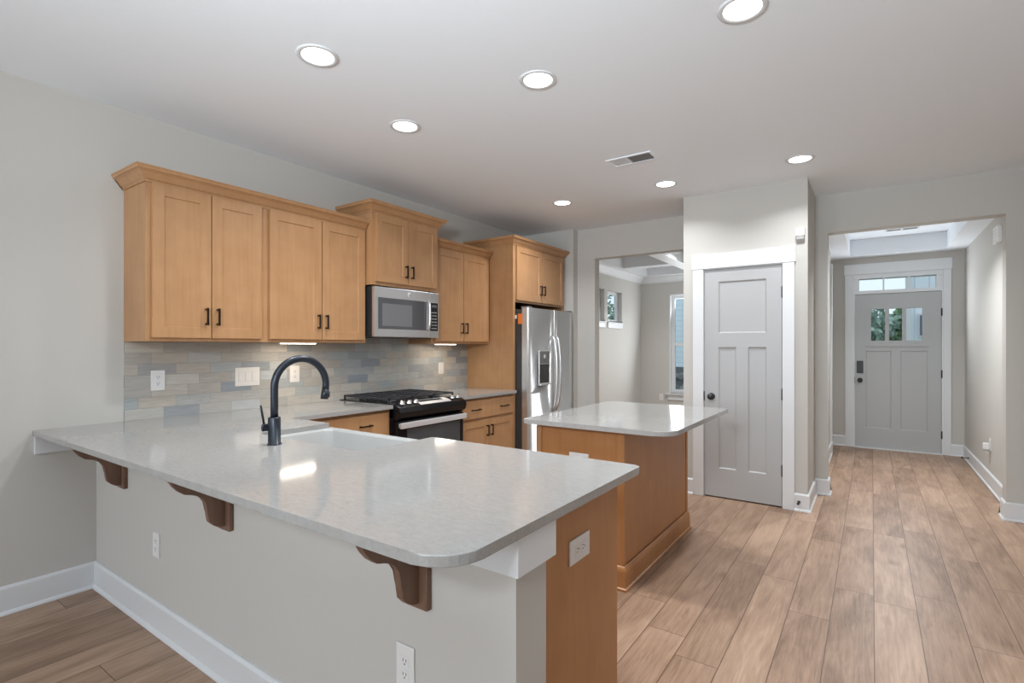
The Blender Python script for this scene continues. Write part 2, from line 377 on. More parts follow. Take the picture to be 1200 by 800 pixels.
    def build(s, name, mat, parent=None, loc=None):
        o_loc = root_loc(parent) if parent else Vector(loc if loc else (0, 0, 0))
        if loc is None and parent is None:
            lo = [min(v.co[i] for v in s.bm.verts) for i in range(3)]; hi = [max(v.co[i] for v in s.bm.verts) for i in range(3)]
            o_loc = Vector(((lo[0]+hi[0])/2, (lo[1]+hi[1])/2, lo[2]))
        bmesh.ops.translate(s.bm, verts=list(s.bm.verts), vec=-o_loc)
        me = bpy.data.meshes.new(name); s.bm.to_mesh(me); s.bm.free()
        me.materials.append(MAT[mat]); o = bpy.data.objects.new(name, me); COL.objects.link(o)
        if parent: o.parent = parent
        else: o.location = o_loc
        return o
def tag(o, label=None, cat=None, group=None, kind=None):
    if label: o['label'] = label
    if cat: o['category'] = cat
    if group: o['group'] = group
    if kind: o['kind'] = kind
    return o
def thing(name, label, cat, loc, group=None):
    o = bpy.data.objects.new(name, None); COL.objects.link(o); o.location = loc; o.empty_display_size = 0.1
    return tag(o, label, cat, group)
def struct(name, mb, mat, label=None, parent=None):
    o = mb.build(name, mat, parent)
    if parent is None: tag(o, label, name.split('_')[0], kind='structure')
    return o
def copy_tree(o, parent=None):
    c = o.copy(); COL.objects.link(c)
    if parent: c.parent = parent
    for ch in list(o.children): copy_tree(ch, c)
    return c
XF = lambda xf: (lambda a, b, c: (xf + c, a, b))          # face looking +x : a along y, b up, c outward
YM = lambda yf: (lambda a, b, c: (a, yf - c, b))          # face looking -y
YP = lambda yf: (lambda a, b, c: (a, yf + c, b))          # face looking +y
def mbox(mb, mp, a0, a1, b0, b1, c0, c1, bev=0.0):
    p, q = mp(a0, b0, c0), mp(a1, b1, c1)
    mb.box(p[0], q[0], p[1], q[1], p[2], q[2], bev)
def panelled(mb, mp, a0, a1, b0, b1, c0, t, holes, rec=0.009, ch=0.004):
    """a slab with recessed flat panels; holes = [(a0,a1,b0,b1)]"""
    mbox(mb, mp, a0, a1, b0, b1, c0, c0+t-rec)
    A = sorted({a0, a1, *[h[0] for h in holes], *[h[1] for h in holes]}); B = sorted({b0, b1, *[h[2] for h in holes], *[h[3] for h in holes]})
    inh = lambda a, b: any(h[0] < a < h[1] and h[2] < b < h[3] for h in holes)
    for i in range(len(A)-1):
        j = 0
        while j < len(B)-1:
            if inh((A[i]+A[i+1])/2, (B[j]+B[j+1])/2): j += 1; continue
            k = j
            while k+1 < len(B)-1 and not inh((A[i]+A[i+1])/2, (B[k+1]+B[k+2])/2): k += 1
            mbox(mb, mp, A[i], A[i+1], B[j], B[k+1], c0+t-rec, c0+t); j = k+1
    for h in holes:   # sloping moulding round each panel
        z0, z1 = c0+t-rec, c0+t-0.0012
        cs = [(h[0], h[2]), (h[1], h[2]), (h[1], h[3]), (h[0], h[3])]
        ci = [(h[0]+ch, h[2]+ch), (h[1]-ch, h[2]+ch), (h[1]-ch, h[3]-ch), (h[0]+ch, h[3]-ch)]
        b = bmesh.new()
        o_ = [b.verts.new(mp(*p, z1)) for p in cs]; ol = [b.verts.new(mp(*p, z0)) for p in cs]; i_ = [b.verts.new(mp(*p, z0)) for p in ci]
        for q in range(4):
            b.faces.new((o_[q], o_[(q+1) % 4], i_[(q+1) % 4], i_[q])); b.faces.new((o_[q], ol[q], ol[(q+1) % 4], o_[(q+1) % 4]))
        mb.add(b)
    return mb
def pull(parent, mp, a, b, vertical=True, L=0.105, mat='bronze', c0=0.0):
    m = MB(); r = 0.0055
    if vertical:
        mbox(m, mp, a-r, a+r, b-L/2, b+L/2, c0+0.022, c0+0.031, 0.002)
        for s in (-1, 1): mbox(m, mp, a-r, a+r, b+s*(L/2-0.009)-r, b+s*(L/2-0.009)+r, c0, c0+0.024)
    else:
        mbox(m, mp, a-L/2, a+L/2, b-r, b+r, c0+0.022, c0+0.031, 0.002)
        for s in (-1, 1): mbox(m, mp, a+s*(L/2-0.009)-r, a+s*(L/2-0.009)+r, b-r, b+r, c0, c0+0.024)
    return m.build('handle', mat, parent)
def shaker(parent, mp, a0, a1, b0, b1, mat='maple', hside=None, hz=None, name='door', rail=0.06, t=0.02):
    m = MB(); panelled(m, mp, a0, a1, b0, b1, 0.0005, t, [(a0+rail, a1-rail, b0+rail, b1-rail)], rec=0.007, ch=0.003)
    d = m.build(name, mat, parent)
    if hside is not None: pull(d, mp, (a0+0.03) if hside < 0 else (a1-0.03), hz, True, c0=t)
    return d
CROWN = [(0, 0), (0.007, 0), (0.007, 0.010), (0.016, 0.018), (0.024, 0.030), (0.036, 0.046), (0.050, 0.056), (0.056, 0.058), (0.058, 0.070), (0.062, 0.074), (0.062, 0.080), (0, 0.080)]
crown = lambda z: [(o, z+h) for o, h in CROWN]
BASE = [(0, 0), (0.026, 0), (0.026, 0.006), (0.022, 0.014), (0.015, 0.019), (0.015, 0.130), (0.010, 0.138), (0.006, 0.142), (0, 0.142)]

H = 2.74
WX = -3.6
# ------------------------------------------------------------------ room shell
struct('floor', MB().box(-3.75, 1.15, -5.2, 9.65, -0.12, 0), 'floor', 'light brown oak plank floor running towards the front door')
mb = MB(); mb.box(-3.75, 1.15, -5.2, 5.65, H, H+0.15); struct('ceiling', mb, 'ceil', 'flat white kitchen ceiling')
mb = MB()
for y0, y1, z0, z1 in ((-5.2, 7.22, 0, H), (7.22, 8.54, 0, 1.77), (7.22, 8.54, 2.30, H), (7.82, 7.94, 1.77, 2.30), (8.54, 9.65, 0, H)): mb.box(WX-0.15, WX, y0, y1, z0, z1)
mb.box(WX-0.15, WX, 5.65, 9.65, H, 3.0)
struct('wall_left', mb, 'wall', 'long greige wall behind the kitchen cabinets')
struct('wall_right', MB().box(0.98, 1.13, -5.2, 5.51, 0, H), 'wall', 'greige wall at the right of the kitchen')
mb = MB()
for x0, x1 in ((-3.75, -3.35), (-2.35, -2.12), (-1.18, -1.07), (-0.13, 1.13)): mb.box(x0, x1, -5.2, -5.05, 0, H)
for x0, x1 in ((-3.35, -2.35), (-2.12, -1.18), (-1.07, -0.13)): mb.box(x0, x1, -5.2, -5.05, 0, 0.5); mb.box(x0, x1, -5.2, -5.05, 2.45, H)
struct('wall_rear', mb, 'wall', 'living room window wall behind the camera')
struct('wall_alcove', MB().box(WX, -2.885, 5.40, 5.63, 0, H), 'wall', 'wall behind the refrigerator alcove')
mb = MB(); mb.box(-2.885, -2.66, 5.51, 5.63, 0, H); mb.box(-2.66, -1.436, 5.51, 5.63, 2.385, H)
struct('wall_back', mb, 'wall', 'greige wall with the cased opening to the dining room')
mb = MB(); mb.box(-1.436, -1.262, 4.85, 4.97, 0, H); mb.box(-0.604, -0.43, 4.85, 4.97, 0, H); mb.box(-1.262, -0.604, 4.85, 4.97, 2.06, H)
mb.box(-1.436, -1.316, 4.97, 5.63, 0, H); mb.box(-0.55, -0.43, 4.97, 5.51, 0, H)
struct('wall_pantry', mb, 'wall', 'greige pantry box around the narrow white door')
mb = MB(); mb.box(-1.316, -0.33, 5.51, 5.65, 0, H); mb.box(-0.33, 0.86, 5.51, 5.65, 2.392, H); mb.box(0.86, 1.15, 5.51, 5.65, 0, H)
struct('wall_entry', mb, 'wall', 'greige wall with the wide opening to the entry')
mb = MB(); mb.box(-1.44, -1.32, 5.63, 9.46, 0, 3.0); struct('wall_dining', mb, 'wall', 'right wall of the dining room')
mb = MB(); mb.box(-0.58, -0.43, 5.65, 7.70, 0, 2.75); mb.box(-0.75, -0.62, 7.70, 8.40, 0, 2.75); struct('wall_hall', mb, 'wall', 'left wall of the entry')
struct('wall_foyer', MB().box(0.94, 1.09, 5.65, 8.55, 0, 2.85), 'wall', 'right wall of the entry')
mb = MB(); mb.box(-1.2, -0.21, 8.40, 8.55, 0, 2.85); mb.box(0.74, 1.2, 8.40, 8.55, 0, 2.85); mb.box(-0.21, 0.74, 8.40, 8.55, 2.33, 2.85)
struct('wall_front', mb, 'wall', 'greige wall around the front door')
mb = MB(); mb.box(-3.75, -3.06, 9.46, 9.61, 0, 3.0); mb.box(-2.2, -1.2, 9.46, 9.61, 0, 3.0); mb.box(-3.06, -2.2, 9.46, 9.61, 0, 0.50); mb.box(-3.06, -2.2, 9.46, 9.61, 2.32, 3.0)
struct('wall_street', mb, 'wall', 'front wall of the dining room with the tall window')
# entry tray ceiling
mb = MB(); zt, zu = 2.55, 2.76
mb.box(-0.75, -0.235, 5.65, 8.40, zt, zu+0.1); mb.box(0.75, 0.94, 5.65, 8.40, zt, zu+0.1); mb.box(-0.235, 0.75, 8.17, 8.40, zt, zu+0.1); mb.box(-0.235, 0.75, 5.65, 6.46, zt, zu+0.1)
mb.box(-0.235, 0.75, 6.46, 8.17, zu, zu+0.1)
struct('ceiling_entry', mb, 'ceil', 'white tray ceiling over the entry')
# dining coffered ceiling
mb = MB(); zb, zc = 2.66, 2.90
mb.box(WX, -1.44, 5.63, 9.46, zc, 3.0)
struct('ceiling_dining', mb, 'trim', 'white coffered ceiling of the dining room')
mb = MB()
for x0, x1 in ((WX, WX+0.20), (-2.62, -2.42), (-1.62, -1.44)): mb.box(x0, x1, 5.63, 9.46, zb, zc)
for y0, y1 in ((9.26, 9.46), (8.10, 8.30), (6.90, 7.10), (5.63, 5.85)): mb.box(WX, -1.44, y0, y1, zb+0.001, zc)
# small crown inside every coffer
xs = [(WX+0.20, -2.62), (-2.42, -1.62)]; ys = [(5.85, 6.90), (7.10, 8.10), (8.30, 9.26)]
for (a, b_) in xs:
    for (c, d) in ys:
        mb.sweep([(a, c), (a, d), (b_, d), (b_, c), (a, c)], [(0, zc-0.07), (0.012, zc-0.07), (0.05, zc-0.02), (0.06, zc), (0, zc)], 1)
struct('trim_1', mb, 'trim', 'white coffer beams of the dining room ceiling')
mb = MB(); mb.sweep([(WX, 5.63), (WX, 9.46), (-1.44, 9.46), (-1.44, 5.63)], [(0, 2.545), (0.014, 2.545), (0.02, 2.57), (0.075, 2.635), (0.085, 2.66), (0, 2.66)], 1)
struct('trim_2', mb, 'trim', 'white crown moulding around the dining room')

# peninsula half wall
struct('wall_peninsula', MB().box(WX, -0.72, 1.05, 1.193, 0, 0.887), 'wall', 'greige half wall under the breakfast bar')
mb = MB()
for x0, x1 in ((WX+0.02, -3.235), (-3.145, -2.167), (-2.077, -1.092), (-1.002, -0.70)): mb.box(x0, x1, 1.03, 1.05, 0.79, 0.887)
mb.box(-0.72, -0.70, 1.05, 1.212, 0.79, 0.887)
mb.box(WX, WX+0.02, 0.785, 1.05, 0.79, 0.887)
struct('trim_3', mb, 'trim', 'white apron board under the breakfast bar')

# baseboards
mb = MB(); mb.sweep([(WX, -5.05), (WX, 1.05), (-0.72, 1.05), (-0.72, 1.19)], BASE, 1); struct('baseboard_left', mb, 'trim', 'white baseboard along the left wall and half wall')
mb = MB(); mb.sweep([(-1.436, 5.51), (-1.436, 4.85), (-1.342, 4.85)], BASE, 1)
mb.sweep([(-2.885, 5.40), (-2.885, 5.51), (-2.66, 5.51), (-2.66, 5.63)], BASE, 1); struct('baseboard_back', mb, 'trim', 'white baseboard beside the dining opening')
mb = MB(); mb.sweep([(-0.526, 4.85), (-0.43, 4.85), (-0.43, 5.51), (-0.33, 5.51), (-0.33, 5.65)], BASE, 1); struct('baseboard_pantry', mb, 'trim', 'white baseboard round the pantry corner')
mb = MB(); mb.sweep([(0.86, 5.65), (0.86, 5.51), (0.98, 5.51), (0.98, -5.05)], BASE, 1); struct('baseboard_right', mb, 'trim', 'white baseboard right of the entry opening')
mb = MB(); mb.sweep([(0.80, 8.40), (0.94, 8.40), (0.94, 5.65)], BASE, 1); mb.sweep([(-0.62, 8.4), (-0.29, 8.4)], BASE, 1)
mb.sweep([(-0.43, 5.65), (-0.43, 7.62)], BASE, 1)
struct('baseboard_entry', mb, 'trim', 'white baseboard around the entry')
mb = MB(); mb.sweep([(WX, 5.63), (WX, 9.46), (-1.44, 9.46), (-1.44, 5.63)], BASE, 1); struct('baseboard_dining', mb, 'trim', 'white baseboard in the dining room')
# cased corner at the hall's side passage
mb = MB(); mb.box(-0.43, -0.41, 7.62, 7.71, 0, 2.40); mb.box(-0.43, -0.405, 7.60, 7.72, 0, 0.15); struct('trim_4', mb, 'trim', 'white casing at the left of the entry')

# ------------------------------------------------------------------ windows
def window_x(n, y0, y1, z0, z1, label):      # in the left wall, sash near the outer face
    t = thing('window_%d' % n, label, 'window', (WX-0.1, (y0+y1)/2, z0)); t['kind'] = 'structure'
    m = MB(); xo, xi = WX-0.115, WX-0.078
    m.box(xo, xi, y0, y0+0.05, z0, z1); m.box(xo, xi, y1-0.05, y1, z0, z1); m.box(xo, xi, y0+0.05, y1-0.05, z0, z0+0.05); m.box(xo, xi, y0+0.05, y1-0.05, z1-0.05, z1)
    m.build('window_frame', 'trim', t)
    MB().box(WX-0.100, WX-0.094, y0+0.05, y1-0.05, z0+0.05, z1-0.05).build('window_pane', 'glass', t)
    m = MB(); m.box(WX-0.078, WX+0.03, y0+0.001, y1-0.001, z0, z0+0.012); m.box(WX, WX+0.03, y0-0.02, y1+0.02, z0-0.013, z0+0.012); m.box(WX, WX+0.016, y0-0.005, y1+0.005, z0-0.10, z0-0.013)
    m.build('window_sill', 'trim', t)
window_x(1, 7.22, 7.82, 1.77, 2.30, 'small high window nearer the opening in the dining room side wall')
window_x(2, 7.94, 8.54, 1.77, 2.30, 'small high window nearer the corner in the dining room side wall')
t = thing('window_3', 'tall double hung window in the dining room front wall', 'window', (-2.63, 9.5, 0.5)); t['kind'] = 'structure'
m = MB(); x0, x1, z0, z1 = -3.06, -2.2, 0.5, 2.32
m.box(x0, x0+0.02, 9.46, 9.6, z0, z1); m.box(x1-0.02, x1, 9.46, 9.6, z0, z1); m.box(x0, x1, 9.46, 9.6, z1-0.02, z1)
m.box(x0+0.02, x0+0.08, 9.53, 9.58, z0, z1-0.02); m.box(x1-0.08, x1-0.02, 9.53, 9.58, z0, z1-0.02); m.box(x0+0.08, x1-0.08, 9.53, 9.58, z0, z0+0.07); m.box(x0+0.08, x1-0.08, 9.53, 9.58, z1-0.08, z1-0.02)
m.box(x0+0.08, x1-0.08, 9.525, 9.585, 1.37, 1.43)
m.build('window_frame', 'trim', t)
MB().box(x0+0.08, x1-0.08, 9.552, 9.558, z0+0.07, 1.37).build('window_pane', 'glass', t)
MB().box(x0+0.08, x1-0.08, 9.552, 9.558, 1.43, z1-0.08).build('window_pane', 'glass', t)
m = MB(); m.box(x0-0.05, x1+0.05, 9.40, 9.53, z0-0.02, z0); m.box(x0-0.02, x1+0.02, 9.44, 9.46, z0-0.12, z0-0.02); m.build('window_sill', 'trim', t)
for k, (a, b_) in enumerate(((-3.35, -2.35), (-2.12, -1.18), (-1.07, -0.13))):
    t = thing('window_%d' % (k+4), 'living room window behind the camera', 'window', ((a+b_)/2, -5.1, 0.5)); t['kind'] = 'structure'
    m = MB(); m.box(a, a+0.06, -5.14, -5.09, 0.5, 2.45); m.box(b_-0.06, b_, -5.14, -5.09, 0.5, 2.45); m.box(a+0.06, b_-0.06, -5.14, -5.09, 0.5, 0.56); m.box(a+0.06, b_-0.06, -5.14, -5.09, 2.39, 2.45); m.box(a+0.06, b_-0.06, -5.14, -5.09, 1.44, 1.50)
    m.build('window_frame', 'trim', t); MB().box(a+0.06, b_-0.06, -5.118, -5.112, 0.56, 2.39).build('window_pane', 'glass', t)

# ------------------------------------------------------------------ pantry door
def knob(parent, x, y, z, mat='mblack', r=0.028):
    m = MB(); m.lathe([(0.031, 0), (0.031, -0.006), (0.012, -0.012), (0.010, -0.028), (r*0.8, -0.036), (r, -0.046), (r*0.92, -0.056), (r*0.5, -0.064), (0.0, -0.066)], (x, y, z), 'Y')
    return m.build('door_knob', mat, parent)
def hinge(parent, x, y, z):
    m = MB(); m.box(x-0.011, x+0.009, y-0.003, y, z-0.045, z+0.045); m.tube([(x, y-0.006, z-0.05), (x, y-0.006, z+0.05)], 0.006, 10); m.tube([(x, y-0.006, z+0.05), (x, y-0.006, z+0.056)], [0.004, 0.002], 8)
    return m.build('hinge', 'mblack', parent)
t = thing('door_1', 'narrow white three-panel pantry door', 'door', (-0.933, 4.86, 0)); t['kind'] = 'structure'
m = MB(); panelled(m, YM(4.885), -1.245, -0.621, 0.012, 2.045, 0, 0.035,
    [(-1.127, -0.737, 1.475, 1.935), (-1.127, -0.978, 0.265, 1.35), (-0.882, -0.737, 0.265, 1.35)], rec=0.011, ch=0.010)
m.build('door_leaf', 'door', t)
knob(t, -1.186, 4.85, 0.907); m = MB(); m.box(-1.2505, -1.244, 4.84, 4.8495, 0.865, 0.95); m.build('latch_plate', 'mblack', t)
for z in (1.812, 0.952, 0.31): hinge(t, -0.613, 4.85, z)
m = MB()
m.box(-1.262, -1.249, 4.849, 4.97, 0, 2.06); m.box(-0.617, -0.604, 4.849, 4.97, 0, 2.06); m.box(-1.262, -0.604, 4.849, 4.97, 2.049, 2.062)
m.box(-1.346, -1.254, 4.83, 4.8498, 0, 2.056, 0.002); m.box(-0.612, -0.524, 4.83, 4.8498, 0, 2.056, 0.002)
m.box(-1.356, -0.514, 4.826, 4.8498, 2.056, 2.187, 0.002)
m.build('door_frame', 'trim', t)

# ------------------------------------------------------------------ front door with transom
t = thing('door_2', 'white front door with three small lites and a transom', 'door', (0.265, 8.41, 0)); t['kind'] = 'structure'
lites = [(-0.008, 0.144), (0.188, 0.324), (0.366, 0.530)]
m = MB(); mp = YM(8.445)
GZ0, GZ1 = 1.435, 1.855
# leaf built round the lite opening
panelled(m, mp, -0.186, 0.716, 0.015, 1.385, 0, 0.045, [(-0.06, 0.205), (0.308, 0.573)] and [(-0.065, 0.21, 0.27, 1.30), (0.308, 0.583, 0.27, 1.30)], rec=0.010, ch=0.010)
mbox(m, mp, -0.186, 0.716, GZ1+0.045, 2.055, 0, 0.045)
mbox(m, mp, -0.186, -0.050, 1.385, GZ1+0.045, 0, 0.045); mbox(m, mp, 0.573, 0.716, 1.385, GZ1+0.045, 0, 0.045)
m.build('door_leaf', 'door', t)
m = MB(); xs_ = [-0.05] + [v for p in lites for v in p] + [0.573]
for i in range(0, 8, 2): mbox(m, mp, xs_[i], xs_[i+1], 1.385, GZ1+0.045, -0.002, 0.048)
for a, b_ in lites: mbox(m, mp, a, b_, 1.385, GZ0, -0.002, 0.048); mbox(m, mp, a, b_, GZ1, GZ1+0.045, -0.002, 0.048)
mbox(m, mp, -0.07, 0.593, 1.355, 1.385, 0.045, 0.058, 0.003)
fr = m.build('lite_frame', 'door', t)
for a, b_ in lites:
    m = MB(); mbox(m, mp, a, b_, GZ0, GZ1, 0.018, 0.024); m.build('lite_pane', 'glass', fr)
m = MB(); mbox(m, mp, -0.166, -0.094, 1.0, 1.165, 0.045, 0.062, 0.006)
lk = m.build('smart_lock', 'mblack', t)
m = MB()
for i in range(3):
    for j in range(4): mbox(m, mp, -0.151+i*0.017, -0.142+i*0.017, 1.05+j*0.022, 1.062+j*0.022, 0.062, 0.0635)
m.build('keypad_button', 'slot', lk)
knob(t, -0.130, 8.40, 0.905, r=0.030)
m = MB(); m.box(-0.192, -0.187, 8.39, 8.3995, 0.86, 0.95); m.build('latch_plate', 'mblack', t)
for z in (1.79, 1.01, 0.245): hinge(t, 0.724, 8.40, z)
MB().box(-0.20, 0.73, 8.36, 8.50, 0.0, 0.013).build('threshold', 'trim', t)
m = MB()
m.box(-0.21, -0.190, 8.39, 8.55, 0, 2.33); m.box(0.720, 0.74, 8.39, 8.55, 0, 2.33); m.box(-0.19, 0.72, 8.39, 8.55, 2.060, 2.105); m.box(-0.19, 0.72, 8.39, 8.55, 2.265, 2.33)
for x in (-0.165, 0.695): m.box(x-0.025, x+0.025, 8.40, 8.55, 2.105, 2.265)
m.box(-0.300, -0.205, 8.378, 8.3998, 0, 2.325, 0.003); m.box(0.735, 0.812, 8.378, 8.3998, 0, 2.325, 0.003); m.box(-0.312, 0.824, 8.374, 8.3998, 2.325, 2.465, 0.003)
for x in (0.128, 0.395): m.box(x-0.009, x+0.009, 8.40, 8.44, 2.105, 2.265)
df = m.build('door_frame', 'trim', t)
MB().box(-0.14, 0.67, 8.418, 8.424, 2.105, 2.265).build('transom_pane', 'glass', df)

# ------------------------------------------------------------------ backsplash
m = MB(); m.box(WX+0.0003, WX+0.010, 1.18, 4.3047, 0.9142, 1.3815); m.box(WX+0.0003, WX+0.010, 2.6905, 3.4395, 1.3815, 1.62)
tag(m.build('tile_backsplash', 'tile'), 'mixed grey and tan stone tile backsplash between counter and wall cabinets', 'backsplash')

# ------------------------------------------------------------------ upper cabinets
UF = -3.295     # carcass face
UB, UT = 1.382, 2.285
def upper(name, label, y0, y1, z0, z1, xf, pair, hz, group=None, carc='maple', dz=(0.022, 0.022), cr=None):
    t = thing(name, label, 'cabinet', ((WX+xf)/2, (y0+y1)/2, z0), group)
    m = MB(); m.box(WX+0.001, xf-0.019, y0, y1, z0+0.012, z1); m.box(WX+0.001, xf-0.019, y0, y0+0.018, z0, z0+0.012); m.box(WX+0.001, xf-0.019, y1-0.018, y1, z0, z0+0.012)
    m.build('carcass', carc, t)
    m = MB(); st = 0.038
    m.box(xf-0.019, xf, y0, y0+st, z0, z1); m.box(xf-0.019, xf, y1-st, y1, z0, z1); m.box(xf-0.019, xf, y0+st, y1-st, z0, z0+st); m.box(xf-0.019, xf, y0+st, y1-st, z1-st, z1)
    m.build('face_frame', carc, t)
    mp = XF(xf)
    (a0, a1, a2, a3) = pair
    shaker(t, mp, a0, a1, z0+dz[0], z1-dz[1], carc, 1, hz); shaker(t, mp, a2, a3, z0+dz[0], z1-dz[1], carc, -1, hz)
    if cr:
        m = MB(); m.sweep(cr[0], crown(cr[1]), cr[2]); m.build('crown', carc, t)
    return t
upper('wall_cabinet', 'maple wall cabinet at the open end of the run, beside bare wall', 1.18, 1.86, UB, UT, UF, (1.207, 1.518, 1.524, 1.834), 1.532)
upper('wall_cabinet', 'wide maple wall cabinet between end cabinet and microwave, light glowing beneath', 1.86, 2.69, UB, UT, UF, (1.890, 2.282, 2.288, 2.672), 1.532)
m = MB(); m.sweep([(WX+0.001, 1.18), (UF, 1.18), (UF, 2.6895)], crown(UT-0.018), 1)
tag(m.build('crown_molding', 'maple'), 'long maple crown moulding on top of the two leftmost wall cabinets', 'crown moulding')
upper('wall_cabinet', 'short raised maple wall cabinet directly above the microwave', 2.6905, 3.4395, 1.842, 2.438, -3.215, (2.722, 3.060, 3.066, 3.410), 1.975,
      cr=([(WX+0.001, 2.6905), (-3.215, 2.6905), (-3.215, 3.4395), (WX+0.001, 3.4395)], 2.414, 1), dz=(0.028, 0.03))
upper('wall_cabinet', 'maple wall cabinet between microwave and refrigerator cabinet', 3.4405, 4.3045, UB, UT, UF, (3.475, 3.868, 3.874, 4.272), 1.532,
      cr=([(UF, 3.4415), (UF, 4.3045)], UT-0.018, 1))
# refrigerator enclosure
FF = -2.99
t = thing('refrigerator_cabinet', 'tall maple surround with two-door cabinet above the refrigerator', 'cabinet', (-3.3, 4.83, 0))
m = MB(); m.box(WX+0.001, FF, 4.305, 4.325, 0, 2.42); m.box(FF-0.019, FF, 4.325, 4.343, 0, 1.81); m.build('side_panel', 'maple', t)
m = MB(); m.box(WX+0.001, FF, 5.335, 5.355, 0, 2.42); m.box(FF-0.019, FF, 5.322, 5.335, 0, 1.81); m.build('side_panel', 'maple', t)
MB().box(WX+0.001, FF-0.019, 4.325, 5.335, 1.822, 2.42).build('carcass', 'maple', t)
m = MB(); m.box(FF-0.019, FF, 4.325, 4.363, 1.81, 2.42); m.box(FF-0.019, FF, 5.297, 5.335, 1.81, 2.42); m.box(FF-0.019, FF, 4.363, 5.297, 1.81, 1.848); m.box(FF-0.019, FF, 4.363, 5.297, 2.38, 2.42)
m.build('face_frame', 'maple', t)
shaker(t, XF(FF), 4.350, 4.832, 1.832, 2.385, 'maple', 1, 1.965); shaker(t, XF(FF), 4.838, 5.318, 1.832, 2.385, 'maple', -1, 1.965)
m = MB(); m.sweep([(WX+0.001, 4.305), (FF, 4.305), (FF, 5.355), (WX+0.001, 5.355)], crown(2.395), 1); m.build('crown', 'maple', t)

# under-cabinet light strips
def strip(y0, y1, label):
    t = thing('under_cabinet_light', label, 'light', (-3.40, (y0+y1)/2, 1.37), 'under-cabinet light bars')
    MB().box(-3.42, -3.36, y0, y1, 1.376, 1.3935, 0.002).build('housing', 'plate', t)
    MB().box(-3.415, -3.365, y0+0.01, y1-0.01, 1.3725, 1.376).build('lens', 'strip', t)
    l = bpy.data.lights.new('strip_light', 'AREA'); l.shape = 'RECTANGLE'; l.size = 0.04; l.size_y = y1-y0; l.energy = STRIP_W; l.color = (1.0, 0.86, 0.68)
    o = bpy.data.objects.new('strip_light', l); COL.objects.link(o); o.parent = t; o.location = (0.01, 0, -0.002); o.rotation_euler = (0, 0, 0)
strip(2.035, 2.305, 'lit warm light bar under the wide wall cabinet above the faucet')
strip(3.60, 3.87, 'lit warm light bar under the wall cabinet between microwave and refrigerator')

# ------------------------------------------------------------------ microwave
t = thing('microwave', 'stainless over-the-range microwave with dark door glass under the short wall cabinet', 'microwave', (-3.4, 3.065, 1.43))
MB().box(WX+0.011, -3.23, 2.70, 3.43, 1.435, 1.832).build('body', 'mblack', t)
MB().box(-3.50, -3.25, 2.80, 3.33, 1.424, 1.435).build('underside_grille', 'vent_dark', t)
mp = XF(-3.229)
y0, y1, z0, z1 = 2.700, 3.43, 1.432, 1.830
m = MB(); mbox(m, mp, y0, 3.305, z0, z1, 0, 0.035, 0.004); dr = m.build('door', 'steel_h', t)
m = MB(); mbox(m, mp, 3.307, y1, z0, z1, 0, 0.035, 0.004); cp = m.build('control_panel', 'steel_h', t)
m = MB(); mbox(m, mp, 2.735, 3.27, 1.495, 1.745, 0.0355, 0.037); gl = m.build('door_glass', 'mwglass', dr)
m = MB(); mbox(m, mp, 2.775, 3.10, 1.520, 1.700, 0.037, 0.0375); m.build('view_window', 'mwwin', gl) if False else m.bm.free()
m = MB(); mbox(m, mp, 2.775, 3.10, 1.520, 1.700, 0.037, 0.0375); m.build('mesh_window', 'mwwin', dr)
m = MB(); hy = 3.285
pts = [(-3.194, hy, 1.50), (-3.172, hy, 1.50), (-3.165, hy, 1.56), (-3.163, hy, 1.62), (-3.165, hy, 1.69), (-3.172, hy, 1.745), (-3.194, hy, 1.745)]
m.tube(pts, 0.010, 12); m.build('handle', 'steel', dr)
m = MB(); m.lathe([(0.020, 0), (0.020, 0.002), (0.018, 0.003), (0.0, 0.003)], (-3.1945, 3.07, 1.787), 'X', 24); lg = m.build('emblem', 'plate', dr)
m = MB(); m.lathe([(0.0145, 0), (0.0145, 0.0006), (0, 0.0006)], (-3.1914, 3.07, 1.787), 'X', 24); m.build('emblem_disc', 'slot_g', dr)
m = MB(); mbox(m, mp, 3.318, 3.415, 1.492, 1.740, 0.0355, 0.037); kp = m.build('keypad', 'bglass', cp)
m = MB(); mbox(m, mp, 3.335, 3.400, 1.700, 1.722, 0.037, 0.0373); m.build('display', 'vent_dark', cp); m = MB()
for j in range(6):
    for i in range(3): mbox(m, mp, 3.336+i*0.024, 3.349+i*0.024, 1.510+j*0.028, 1.519+j*0.028, 0.037, 0.0373)
m.build('keypad_marking', 'slot_g', cp)

# ------------------------------------------------------------------ base cabinets along the left wall
BFX = -2.985
def toe(m, y0, y1, xf): m.box(WX+0.02, xf-0.07, y0, y1, 0, 0.10)
t = thing('base_cabinet', 'maple drawer base cabinet between the peninsula corner and the range', 'cabinet', (-3.3, 2.3, 0))
m = MB(); toe(m, 1.84, 2.664, BFX); m.box(WX+0.001, BFX, 1.84, 2.664, 0.10, 0.887); m.build('carcass', 'maple', t)
m = MB(); mbox(m, XF(BFX), 2.075, 2.640, 0.695, 0.862, 0.0005, 0.02, 0.003); d = m.build('drawer', 'maple', t); pull(d, XF(BFX), 2.420, 0.785, False, c0=0.02)
for z0, z1 in ((0.41, 0.675), (0.125, 0.39)):
    m = MB(); mbox(m, XF(BFX), 2.075, 2.640, z0, z1, 0.0005, 0.02, 0.003); d = m.build('drawer', 'maple', t); pull(d, XF(BFX), 2.36, (z0+z1)/2, False, c0=0.02)
t = thing('base_cabinet', 'maple base cabinet with wide drawer over two doors between range and refrigerator', 'cabinet', (-3.3, 3.87, 0))
m = MB(); toe(m, 3.436, 4.304, BFX); m.box(WX+0.001, BFX, 3.436, 4.304, 0.10, 0.887); m.build('carcass', 'maple', t)
